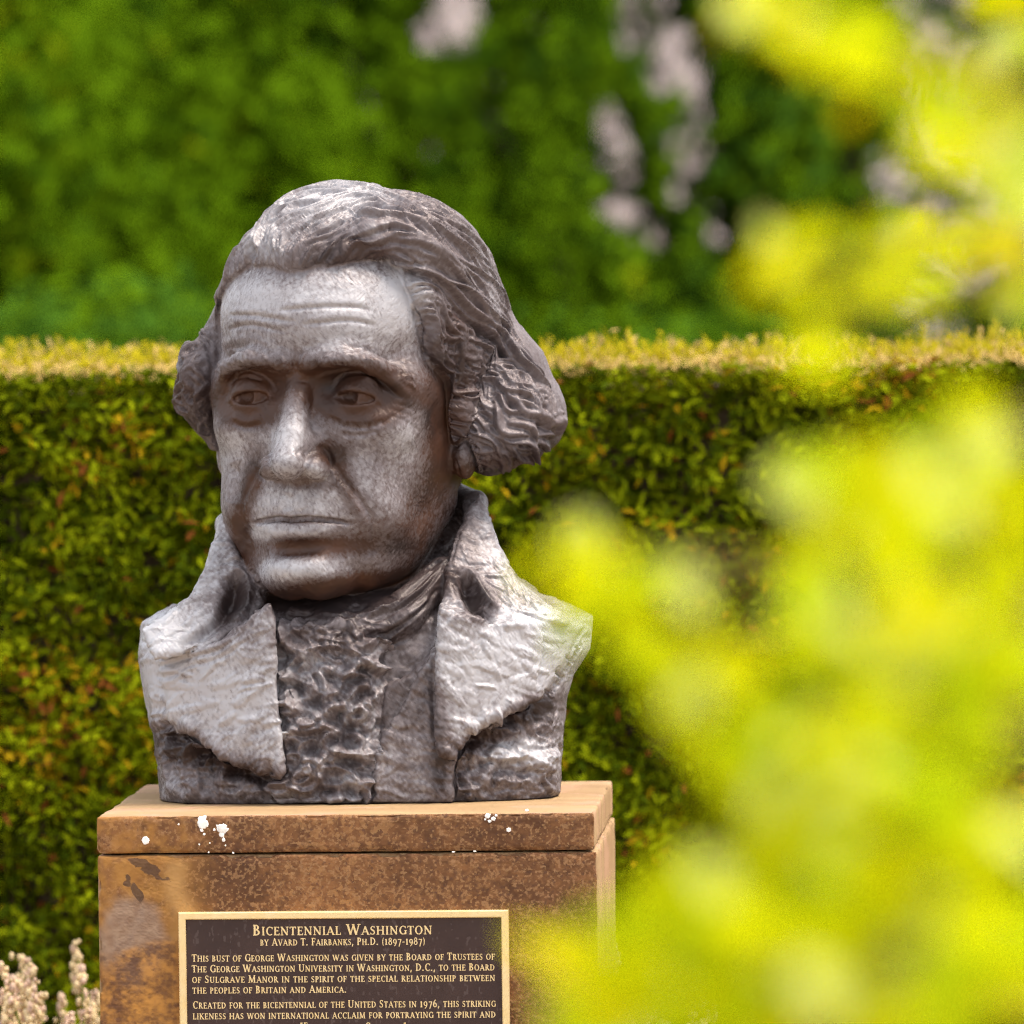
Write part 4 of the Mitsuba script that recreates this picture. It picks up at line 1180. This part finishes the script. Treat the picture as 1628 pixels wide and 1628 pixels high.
def build_hedge():
    r = np.random.default_rng(21)
    core = trimesh.creation.box([2 * HX, 0.80, HZ - 0.035])
    core.apply_translation([0, HY + 0.11 + 0.40, (HZ - 0.035) / 2])
    put('hedge__core', core, 'yew_twigs', kind='stuff')
    P, Nn, S = [], [], []
    for x0, x1, z0, cnt, s in ((-1.5, 1.5, 0.35, 76000, 1.0), (-HX, -1.5, 0.0, 16000, 1.9), (1.5, HX, 0.0, 16000, 1.9), (-1.5, 1.5, 0.0, 3500, 1.9)):
        x, z = r.uniform(x0, x1, cnt), r.uniform(z0 if s == 1 else 0.02, HZ - 0.005 if z0 or s > 1 and x0 != -1.5 or s == 1 else 0.36, cnt)
        g = np.stack([x, np.zeros(cnt), z], -1)
        hollow = meshkit.fbm(g * 9.0, 3, 50)
        clump = meshkit.fbm(g * 22.0, 2, 51)
        keep = r.random(cnt) < np.clip((0.80 - hollow) * 4.0, 0.40, 1) * np.clip((clump - 0.25) * 3.0, 0.3, 1)
        d = np.abs(r.normal(0, 0.030, cnt)) + np.clip(hollow - 0.45, 0, 1) * 0.16 - 0.02 * clump
        P.append(np.stack([x, HY + d, z], -1)[keep])
        Nn.append((np.array([0, -0.55, 0.55]) + r.normal(0, 0.55, (cnt, 3)))[keep])
        S.append(np.full(keep.sum(), s))
    cnt = 26000                                     # inner leaves in front of the twigs
    P.append(np.stack([r.uniform(-1.6, 1.6, cnt), HY + r.uniform(0.075, 0.105, cnt), r.uniform(0.3, HZ - 0.02, cnt)], -1))
    Nn.append(np.array([0, -0.7, 0.4]) + r.normal(0, 0.5, (cnt, 3)))
    S.append(np.full(cnt, 1.3))
    cnt = 20000                                     # the top
    x, y = r.uniform(-2.2, 2.2, cnt), HY + r.uniform(0, 0.98, cnt) ** 1.4
    P.append(np.stack([x, y, HZ - np.abs(r.normal(0, 0.02, cnt))], -1))
    Nn.append(np.array([0, 0, 1.0]) + r.normal(0, 0.5, (cnt, 3)))
    S.append(np.full(cnt, 1.2))
    P, Nn, S = np.concatenate(P), np.concatenate(Nn), np.concatenate(S)
    tone = meshkit.fbm(P * 5.0, 3, 55) + r.normal(0, 0.16, len(P))
    high = np.clip((P[:, 2] - HZ + 0.10) / 0.10, 0, 1) * r.random(len(P)) * 0.06
    tone = tone + high
    kinds = np.digitize(tone, [0.30, 0.52, 0.80, 0.93])
    kinds[(kinds == 1) & (r.random(len(P)) < 0.025)] = 4
    for k, (nm, bs) in enumerate([('foliage', 'yew_dark'), ('foliage_001', 'yew_green'), ('foliage_002', 'yew_lime'), ('foliage_003', 'yew_amber'), ('foliage_004', 'yew_rust')]):
        m = kinds == k
        put('hedge__' + nm, leaf_cloud(P[m], Nn[m], r.uniform(0.018, 0.034, m.sum()) * S[m], r.uniform(0.008, 0.014, m.sum()) * S[m], r), bs, kind='stuff')
    # young shoots standing up from the clipped top
    A, B, C = [], [], []
    for k in range(4600):
        x, y = r.uniform(-2.2, 2.2), HY + 0.02 + 0.9 * r.random() ** 1.3
        bunch = meshkit.fbm(np.array([[x * 6, y * 6, 0]]), 2, 58)[0]
        h = r.uniform(0.008, 0.042) * (0.35 + 1.4 * bunch)
        lean = r.normal(0, 0.18, 3)
        for t in np.linspace(0.15, 1, 7):
            A.append([x + lean[0] * h * t, y + lean[1] * h * t, HZ - 0.01 + h * t])
            B.append([r.normal(0, 0.8), r.normal(-0.4, 0.6), 0.35])
            C.append([r.normal(0, 0.7), r.normal(0, 0.7), 1.2])
    A, B, C = map(np.array, (A, B, C))
    k = r.random(len(A)) < 0.72
    put('hedge__new_growth', leaf_cloud(A[k], B[k], r.uniform(0.014, 0.024, k.sum()), r.uniform(0.006, 0.011, k.sum()), r, C[k]), 'shoot_gold', kind='stuff')
    put('hedge__new_growth_001', leaf_cloud(A[~k], B[~k], r.uniform(0.012, 0.022, (~k).sum()), r.uniform(0.005, 0.009, (~k).sum()), r, C[~k]), 'shoot_tan', kind='stuff')
    # pale cut twig ends along the clipped upper edge
    n = 5200
    P = np.stack([r.uniform(-2.2, 2.2, n), HY + np.abs(r.normal(0, 0.05, n)), HZ - 0.002 + r.normal(0, 0.007, n)], -1)
    put('hedge__clipped_twigs', leaf_cloud(P, np.array([0, -0.6, 0.7]) + r.normal(0, 0.5, (n, 3)), r.uniform(0.012, 0.026, n), r.uniform(0.003, 0.007, n), r), 'shoot_tan', kind='stuff')
    tag('hedge', 'long square clipped green and gold yew hedge behind the bust', 'hedge')


build_hedge()
# ---------------------------------------------------------------- trees, shrub and house beyond the hedge
def tube(path, radii, sides=8):
    path = np.asarray(path, float)
    d = np.gradient(path, axis=0)
    d /= np.linalg.norm(d, axis=1, keepdims=True) + 1e-9
    up = np.array([0.31, 0.92, 0.2])
    a = np.cross(d, up)
    a /= np.linalg.norm(a, axis=1, keepdims=True) + 1e-9
    b = np.cross(d, a)
    t = np.linspace(0, 2 * np.pi, sides, endpoint=False)
    V = (path[:, None] + np.asarray(radii, float)[:, None, None] * (np.cos(t)[None, :, None] * a[:, None] + np.sin(t)[None, :, None] * b[:, None])).reshape(-1, 3)
    Fc = []
    for i in range(len(path) - 1):
        for j in range(sides):
            k = (j + 1) % sides
            Fc += [[i * sides + j, i * sides + k, (i + 1) * sides + k], [i * sides + j, (i + 1) * sides + k, (i + 1) * sides + j]]
    return trimesh.Trimesh(V, Fc, process=False)


leaf_bsdf('leaf_deep', (0.036, 0.085, 0.004), 0.5)
leaf_bsdf('leaf_mid', (0.11, 0.21, 0.005), 0.65)
leaf_bsdf('leaf_light', (0.26, 0.34, 0.006), 0.75)
leaf_bsdf('leaf_blue', (0.065, 0.155, 0.014), 0.6)
principled('bark', proc(lambda p, n, uv: mix([0.03, 0.022, 0.016], [0.08, 0.06, 0.045], fbm(p.x * 22, p.y * 22, p.z * 5, 4))), 0.9, bump=lambda p, n, uv: fbm(p.x * 40, p.y * 40, p.z * 9, 3), scale=0.012)


OPENINGS = [(-0.20, 2.62, 0.05, 0.20), (-0.13, 2.66, 0.04, 0.16), (-0.27, 2.50, 0.05, 0.06), (0.42, 2.55, 0.05, 0.12), (0.52, 2.48, 0.06, 0.20), (0.60, 2.40, 0.05, 0.16), (0.63, 2.15, 0.06, 0.21), (0.57, 2.02, 0.04, 0.14), (0.36, 2.17, 0.05, 0.15), (0.42, 2.08, 0.05, 0.10),
            (0.36, 1.92, 0.06, 0.06), (0.44, 1.87, 0.07, 0.06), (0.51, 1.83, 0.05, 0.06), (1.07, 2.35, 0.06, 0.09), (1.12, 2.15, 0.05, 0.20), (1.19, 2.05, 0.06, 0.18), (0.71, 1.86, 0.06, 0.10), (1.47, 2.1, 0.17, 0.75)]


def drooping_tree(key, x, y, height, radius, boughs, seed, zmin, tones, label, leaf=0.065, per=46, gap=0.0, lowonly=0.55):
    """Trunk, limbs and boughs whose leafy ends hang down; leaves on hanging sprays."""
    r = np.random.default_rng(seed)
    tz = np.linspace(0, height * 0.8, 9)
    trunk = np.stack([x + 0.12 * np.sin(tz * 0.9), y + 0.10 * np.cos(tz * 0.7), tz], -1)
    put(key + '__trunk', tube(trunk, np.linspace(0.30, 0.06, 9) * height / 8, 12), 'bark', 40)
    limbs, P, Nn, tone = [], [], [], []
    for k in range(boughs):
        a = r.uniform(0, 2 * np.pi) if k % 3 else r.uniform(-np.pi * 0.95, -np.pi * 0.05)
        z0 = r.uniform(0.22, 0.8) * height * 0.8
        z0 = height * 0.8 * (0.2 + 0.35 * r.random()) if r.random() < lowonly else z0
        reach = radius * r.uniform(0.45, 1.0) * (1.1 - 0.5 * z0 / height)
        t = np.linspace(0, 1, 9)
        shade = r.random()                          # bough tone paints in lit clusters and shaded pockets
        drop = r.uniform(0.15, 0.75) * reach
        rise = r.uniform(0.1, 0.5) * reach
        path = np.stack([x + math.cos(a) * reach * t, y + math.sin(a) * reach * t, z0 + rise * np.sin(t * np.pi) * 0.8 - drop * t ** 2.2], -1)
        path[:, 2] = np.maximum(path[:, 2], zmin + 0.1)
        if k < 16:
            limbs.append(tube(path, np.linspace(0.035, 0.006, 9) * height / 8, 6))
        for s in range(int(9 + 5 * reach)):
            u = r.uniform(0.25, 1.0)
            c = np.array([np.interp(u, t, path[:, j]) for j in range(3)]) + r.normal(0, 0.20, 3)
            ln = r.uniform(0.3, 0.9)
            m = int(per * r.uniform(0.5, 1.3))
            q = r.random(m)
            side = r.normal(0, 0.10, (m, 3)) * (0.35 + q[:, None])
            pts = c + side + np.stack([math.cos(a) * 0.25 * q * ln, math.sin(a) * 0.25 * q * ln, -ln * q], -1)
            ok = pts[:, 2] > zmin
            if gap:
                ok &= meshkit.fbm(pts * np.array([2.0, 0.04, 1.1]), 2, seed + 3) < 1 - gap
            for ox, oz, rx, rz in OPENINGS:           # gaps between the hanging boughs
                e = ((pts[:, 0] - ox) / rx / 1.2) ** 2 + ((pts[:, 2] - oz) / rz / 1.2) ** 2 + 2.6 * (meshkit.fbm(pts * np.array([9.0, 0.2, 7.0]), 3, 77) - 0.5)
                ok &= (e > 1) | (r.random(m) < 0.08)
            P.append(pts[ok])
            Nn.append((np.array([math.cos(a) * 0.5, math.sin(a) * 0.5, 0.75]) + r.normal(0, 0.5, (m, 3)))[ok])
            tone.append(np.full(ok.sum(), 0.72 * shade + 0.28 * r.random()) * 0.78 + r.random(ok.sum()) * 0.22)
    P, Nn, tone = np.concatenate(P), np.concatenate(Nn), np.concatenate(tone)
    put(key + '__limbs', trimesh.util.concatenate(limbs), 'bark', 40, kind='stuff')
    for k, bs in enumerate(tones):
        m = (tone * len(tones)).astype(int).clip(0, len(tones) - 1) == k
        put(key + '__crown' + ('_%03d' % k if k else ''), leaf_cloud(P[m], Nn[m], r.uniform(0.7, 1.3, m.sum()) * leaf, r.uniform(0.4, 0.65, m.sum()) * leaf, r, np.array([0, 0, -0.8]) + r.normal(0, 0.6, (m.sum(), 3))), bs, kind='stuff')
    tag(key, label, 'tree')
    return len(P)


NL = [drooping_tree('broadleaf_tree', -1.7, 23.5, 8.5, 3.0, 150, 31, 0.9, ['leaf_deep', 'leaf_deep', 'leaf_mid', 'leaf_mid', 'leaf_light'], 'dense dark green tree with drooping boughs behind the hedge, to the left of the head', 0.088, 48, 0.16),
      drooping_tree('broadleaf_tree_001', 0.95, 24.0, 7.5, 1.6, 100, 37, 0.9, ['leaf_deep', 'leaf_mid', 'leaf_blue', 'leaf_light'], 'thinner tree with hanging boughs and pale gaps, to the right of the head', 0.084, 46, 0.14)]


def shrub(key, x, y, w, h, n, seed, tones, label, leaf=0.06):
    r = np.random.default_rng(seed)
    stems = []
    for k in range(9):
        a = r.uniform(0, 6.3)
        t = np.linspace(0, 1, 6)
        stems.append(tube(np.stack([x + math.cos(a) * w * 0.6 * t, y + math.sin(a) * w * 0.6 * t, h * 0.85 * t ** 0.8], -1), np.linspace(0.03, 0.008, 6), 6))
    put(key + '__stems', trimesh.util.concatenate(stems), 'bark', 40, kind='stuff')
    d = r.normal(size=(n, 3))
    d /= np.linalg.norm(d, axis=1, keepdims=True)
    lump = 0.72 + 0.5 * (meshkit.fbm(d * 2.4, 3, seed) - 0.3)
    rad = lump * (1 - np.abs(r.normal(0, 0.14, n)))
    P = np.array([x, y, h * 0.52]) + d * rad[:, None] * np.array([w, w, h * 0.55])
    ok = P[:, 2] > 0.05
    P, d = P[ok], d[ok]
    tone = meshkit.fbm(P * 3.0, 2, seed + 2) + r.normal(0, 0.12, len(P))
    kk = np.digitize(tone, np.quantile(tone, np.linspace(0, 1, len(tones) + 1)[1:-1]))
    for k, bs in enumerate(tones):
        m = kk == k
        put(key + '__foliage' + ('_%03d' % k if k else ''), leaf_cloud(P[m], d[m] + np.array([0, 0, 0.4]) + r.normal(0, 0.45, (m.sum(), 3)), r.uniform(0.7, 1.3, m.sum()) * leaf, r.uniform(0.4, 0.6, m.sum()) * leaf, r), bs, kind='stuff')
    tag(key, label, 'shrub')


shrub('rounded_shrub', -0.95, 17.0, 1.0, 1.75, 9000, 61, ['leaf_mid', 'leaf_blue', 'leaf_blue'], 'rounded bluish green shrub just behind the hedge, left of the bust')
shrub('rounded_shrub_001', 0.55, 18.0, 1.2, 1.62, 9000, 62, ['leaf_deep', 'leaf_blue', 'leaf_mid'], 'low dark green shrub behind the hedge, right of the head')


# ---- the pale stone house that shows between the boughs
def wall_color(p, n, uv):
    c1, c2, cr = voronoi(p.x * 3.0, p.z * 5.5)
    return mix([0.42, 0.35, 0.345], [0.56, 0.49, 0.48], cr) * (1 - 0.35 * smoothstep(0.07, 0.02, c2 - c1)) * (0.85 + 0.3 * fbm(p.x * 9, p.y * 9, p.z * 9, 3))


principled('pale_stone', proc(wall_color), 0.9)
principled('slate', proc(lambda p, n, uv: mix([0.10, 0.09, 0.09], [0.17, 0.15, 0.14], cell_row(p))), 0.8)
principled('white_paint', (0.72, 0.72, 0.70), 0.5)
principled('dark_pane', (0.03, 0.035, 0.04), 0.12)


def cell_row(p):
    return mikit.cell_rand(dr.floor(p.x * 4), dr.floor(p.z * 6))


def house():
    x0, x1, y0, y1, h = -4.5, 7.5, 34.0, 40.0, 5.2
    wins = [(-3.2, 0.9), (-0.9, 0.9), (5.6, 0.9), (-3.2, 3.3), (-0.9, 3.3), (1.6, 3.3), (5.6, 3.3)]
    from shapely.geometry import box, Polygon
    front = box(x0, 0, x1, h)
    for a, b in wins:
        front = front.difference(box(a, b, a + 1.0, b + 1.35))
    m = trimesh.creation.extrude_polygon(front, 0.35, engine='earcut')
    m.vertices = np.stack([m.vertices[:, 0], y0 + 0.35 - m.vertices[:, 2], m.vertices[:, 1]], -1)
    m.fix_normals()
    side = []
    for xx in (x0, x1 - 0.35):
        g = trimesh.creation.extrude_polygon(Polygon([(y0 + 0.352, 0), (y1, 0), (y1, h), ((y0 + y1) / 2, h + 2.6), (y0 + 0.352, h)]), 0.35, engine='earcut')
        g.vertices = np.stack([xx + g.vertices[:, 2], g.vertices[:, 0], g.vertices[:, 1]], -1)
        g.fix_normals()
        side.append(g)
    put('stone_house__wall', m, 'pale_stone')
    put('stone_house__wall_001', side[0], 'pale_stone')
    put('stone_house__wall_002', side[1], 'pale_stone')
    for k, sgn in enumerate((0, 1)):
        yy, ym = (y0 - 0.3, (y0 + y1) / 2) if not sgn else (y1 + 0.3, (y0 + y1) / 2)
        V = [(x0 - 0.3, yy, h - 0.05), (x1 + 0.3, yy, h - 0.05), (x1 + 0.3, ym, h + 2.75), (x0 - 0.3, ym, h + 2.75)]
        g = trimesh.Trimesh(np.vstack([V, np.array(V) + [0, 0, 0.14]]), [[0, 1, 2], [0, 2, 3], [4, 6, 5], [4, 7, 6], [0, 4, 5], [0, 5, 1], [2, 6, 7], [2, 7, 3], [0, 3, 7], [0, 7, 4], [1, 5, 6], [1, 6, 2]])
        put('stone_house__roof' + ('_001' if k else ''), g, 'slate')
    ch = trimesh.creation.box([0.9, 0.7, 2.0])
    ch.apply_translation([3.4, (y0 + y1) / 2, h + 3.2])
    put('stone_house__chimney', ch, 'pale_stone')
    for k, (a, b) in enumerate(wins):
        s = '_%03d' % k if k else ''
        bars = []
        for cx, cz, sx, sz in ((0.5, 0.03, 1.0, 0.06), (0.5, 1.32, 1.0, 0.06), (0.03, 0.675, 0.06, 1.23), (0.97, 0.675, 0.06, 1.23), (0.5, 0.675, 0.05, 1.23)):
            q = trimesh.creation.box([sx - 0.004, 0.07, sz - 0.002])
            q.apply_translation([a + cx, y0 + 0.2, b + cz])
            bars.append(q)
        put('stone_house__window%s' % s, trimesh.util.concatenate(bars), 'white_paint')
        q = trimesh.creation.box([0.95, 0.01, 1.3])
        q.apply_translation([a + 0.5, y0 + 0.22, b + 0.675])
        put('stone_house__window%s__pane' % s, q, 'dark_pane')
    tag('stone_house', 'pale pinkish grey stone house far behind, showing in gaps between the boughs', 'house')


house()

# ---------------------------------------------------------------- pale flowering plants at the foot of the hedge
principled('flower_cream', (0.66, 0.52, 0.30), 0.8)
principled('flower_pink', (0.62, 0.44, 0.33), 0.8)
leaf_bsdf('stem_green', (0.20, 0.24, 0.03), 0.5)


def flower_plant(key, x, y, h, n, seed, label):
    r = np.random.default_rng(seed)
    stems, P, Nn = [], [], []
    heads = [[], []]
    for k in range(n):
        a, s = r.uniform(0, 6.3), r.uniform(0.02, 0.14)
        hh = h * r.uniform(0.62, 1.0)
        t = np.linspace(0, 1, 5)
        path = np.stack([x + math.cos(a) * s * t ** 1.4, y + math.sin(a) * s * t ** 1.4, hh * t], -1)
        stems.append(tube(path, np.linspace(0.0028, 0.0016, 5), 4))
        tip = path[-1]
        for j in range(34):
            c = tip + np.array([r.normal(0, 0.0045), r.normal(0, 0.0045), r.uniform(-0.06, 0.02)])
            b = trimesh.creation.icosphere(0, r.uniform(0.0025, 0.005))
            b.apply_scale([1, 1, r.uniform(1.2, 2.2)])
            b.apply_translation(c)
            heads[int(r.random() < 0.35)].append(b)
        m = 9
        u = r.uniform(0.15, 0.8, m)
        P.append(np.stack([np.interp(u, t, path[:, j]) for j in range(3)], -1) + r.normal(0, 0.012, (m, 3)))
        Nn.append(np.array([0, -0.3, 0.5]) + r.normal(0, 0.6, (m, 3)))
    put(key + '__stems', trimesh.util.concatenate(stems), 'stem_green', kind='stuff')
    put(key + '__flower_heads', trimesh.util.concatenate(heads[0]), 'flower_cream', True, kind='stuff')
    put(key + '__flower_heads_001', trimesh.util.concatenate(heads[1]), 'flower_pink', True, kind='stuff')
    P, Nn = np.concatenate(P), np.concatenate(Nn)
    put(key + '__leaves', leaf_cloud(P, Nn, r.uniform(0.03, 0.06, len(P)), 0.009, r, np.array([0, 0, 0.7]) + r.normal(0, 0.5, (len(P), 3))), 'stem_green', kind='stuff')
    tag(key, label, 'plant')


for k, (x, y, h, n, lb) in enumerate([(-0.70, 10.05, 0.73, 9, 'tall pale flowering plant at the hedge foot, in the lower left corner'), (-0.62, 9.9, 0.66, 40, 'dense clump of cream flower heads left of the plinth'),
                                      (-0.74, 9.85, 0.68, 40, 'cream and pink flower clump at the left edge, below the hedge'), (-0.545, 10.1, 0.68, 26, 'cream flower spikes close beside the left side of the plinth'),
                                      (0.20, 10.05, 0.69, 22, 'pale flower clump behind the right side of the plinth, half hidden by blurred leaves')]):
    flower_plant('flowering_plant' + ('_%03d' % k if k else ''), x, y, h, n, 70 + k, lb)

# ---------------------------------------------------------------- the golden shrub close to the camera, out of focus
leaf_bsdf('gold_leaf', (0.60, 0.64, 0.004), 0.95, 0.4)
leaf_bsdf('lime_leaf', (0.46, 0.58, 0.006), 0.95, 0.4)
leaf_bsdf('amber_leaf', (0.68, 0.64, 0.005), 0.95, 0.4)
leaf_bsdf('highlight_leaf', (0.68, 0.76, 0.18), 0.95, 0.25)  # lighter colour paints sky highlights onto some of the leaves
principled('young_twig', (0.22, 0.16, 0.05), 0.7)


def broad_leaf(length, width, fold, curl, seed):
    r = np.random.default_rng(seed)
    t = np.linspace(0, 1, 9)
    w = width * 0.5 * np.sin(np.pi * t ** 0.8) ** 0.85
    rows = []
    for s in (-1, -0.5, 0, 0.5, 1):
        ww = w * s * (1 + 0.05 * np.sin(t * 40 + s))
        rows.append(np.stack([ww, t * length, fold * np.abs(ww) - curl * length * t ** 2 + 0.02 * length * np.sin(t * 9 + 3 * s) * abs(s)], -1))
    V = np.stack(rows, 1).reshape(-1, 3)
    Fc = []
    for i in range(8):
        for j in range(4):
            a = i * 5 + j
            Fc += [[a, a + 1, a + 6], [a, a + 6, a + 5]]
    return trimesh.Trimesh(V, Fc, process=False)


def golden_shrub():
    r = np.random.default_rng(90)
    # sprays: measured centre, spread, distance, number of leaves
    sprays = [(1290, 40, 60, 50, 3.9, 6), (1400, 110, 60, 60, 3.9, 6), (1500, 200, 60, 60, 3.8, 6), (1590, 280, 60, 60, 3.8, 6), (1200, 10, 50, 30, 4.0, 3), (1610, 40, 40, 50, 4.8, 6), (1560, 140, 40, 60, 4.6, 4),
              (1255, 430, 38, 80, 3.9, 6), (1290, 520, 40, 50, 3.9, 3), (1440, 460, 60, 40, 4.1, 5), (1420, 375, 50, 18, 5.4, 5), (1560, 400, 70, 60, 5.2, 10), (1600, 480, 40, 50, 5.0, 5),
              (980, 920, 80, 60, 4.1, 8), (1060, 1010, 70, 60, 4.0, 7), (920, 880, 50, 30, 4.2, 4), (1150, 1110, 80, 60, 3.9, 8), (1260, 930, 60, 90, 3.9, 8), (1330, 780, 60, 80, 3.9, 8),
              (1450, 750, 110, 70, 3.8, 12), (1580, 730, 70, 70, 3.8, 8), (1430, 880, 110, 90, 3.7, 14), (1570, 880, 80, 90, 3.7, 11), (1340, 1020, 90, 80, 3.7, 11), (1480, 1030, 110, 90, 3.6, 14), (1590, 1030, 60, 90, 3.6, 9),
              (1270, 1150, 90, 70, 3.7, 10), (1400, 1180, 110, 90, 3.6, 14), (1550, 1180, 90, 90, 3.6, 12), (1260, 1290, 90, 70, 3.7, 10), (1380, 1330, 110, 80, 3.6, 13), (1530, 1330, 110, 90, 3.6, 13),
              (1150, 1420, 90, 50, 3.8, 9), (1060, 1500, 90, 60, 3.8, 10), (980, 1530, 70, 50, 3.9, 7), (1170, 1520, 90, 70, 3.7, 11), (1290, 1450, 100, 70, 3.6, 12), (1420, 1470, 110, 80, 3.6, 13), (1560, 1480, 90, 90, 3.6, 12),
              (960, 1610, 60, 30, 3.9, 5), (1080, 1600, 90, 50, 3.8, 9), (1220, 1610, 100, 50, 3.7, 11), (1370, 1600, 110, 60, 3.6, 12), (1520, 1610, 110, 60, 3.6, 12), (1180, 1240, 50, 40, 3.9, 3), (1100, 1390, 40, 30, 3.9, 3)]
    root = np.array([0.75, 3.75, 0.0])
    shapes = [meshkit.write_ply(broad_leaf(1.0, 0.56 + 0.05 * k, 0.3 - 0.05 * k, 0.1 + 0.06 * k, k), True) for k in range(4)]
    stems, count, rest = [], 0, {k: [] for k in range(4)}
    main = []
    for k in range(9):
        e = root + np.array([-0.14 + 0.075 * k, r.normal(0, 0.12), 1.05 + 0.75 * r.random()])
        t = np.linspace(0, 1, 8)[:, None]
        p = root + (e - root) * t + np.array([0.05, 0.03, 0]) * np.sin(t * 5 + k)
        main.append(p)
        stems.append(tube(p, np.linspace(0.016, 0.005, 8), 7))
    nodes = np.concatenate(main)
    mats = ['gold_leaf', 'lime_leaf', 'amber_leaf', 'highlight_leaf']
    for px, py, sx, sy, dist, n in sprays:
        c = at(px, py, dist)
        low = nodes[nodes[:, 2] < c[2] + 0.02]
        a = low[np.argmin(np.linalg.norm(low - c, axis=1))]
        t = np.linspace(0, 1, 6)[:, None]
        tw = a + (c - a) * t + np.array([0, 0, 0.05]) * np.sin(np.pi * t)
        stems.append(tube(tw, np.linspace(0.0045, 0.0015, 6), 5))
        for j in range(n):
            q = at(px + r.normal(0, 0.62) * sx, py + r.normal(0, 0.62) * sy, dist + r.normal(0, 0.10))
            y = np.array([r.normal(-0.2, 0.6), r.normal(0.25, 0.25), r.normal(-0.25, 0.5)])
            y /= np.linalg.norm(y)
            z = np.array([r.normal(0, 0.2), r.normal(-0.6, 0.2), 0.8])
            z = z - (z @ y) * y
            z /= np.linalg.norm(z)
            x = np.cross(y, z)
            s = r.uniform(0.036, 0.060)
            M = np.eye(4)
            M[:3, 0], M[:3, 1], M[:3, 2], M[:3, 3] = x * s, y * s, z * s, q - y * s * 0.5
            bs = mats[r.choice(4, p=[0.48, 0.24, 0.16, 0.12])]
            count += 1
            if count <= 300:
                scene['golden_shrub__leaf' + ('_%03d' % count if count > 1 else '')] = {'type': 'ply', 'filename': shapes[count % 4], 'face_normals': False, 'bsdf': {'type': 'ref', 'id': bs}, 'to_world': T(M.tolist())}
            else:
                v, f = meshkit.WRITTEN[shapes[count % 4]][:2]
                rest[mats.index(bs)].append(trimesh.Trimesh(v @ M[:3, :3].T + M[:3, 3], f, process=False))
    for k, ms in rest.items():
        if ms:
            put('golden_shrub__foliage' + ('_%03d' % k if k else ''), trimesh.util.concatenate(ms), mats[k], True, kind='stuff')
    put('golden_shrub__stems', trimesh.util.concatenate(stems), 'young_twig', True, kind='stuff')
    tag('golden_shrub', 'bright yellow green shrub close to the camera, out of focus on the right', 'shrub')


golden_shrub()
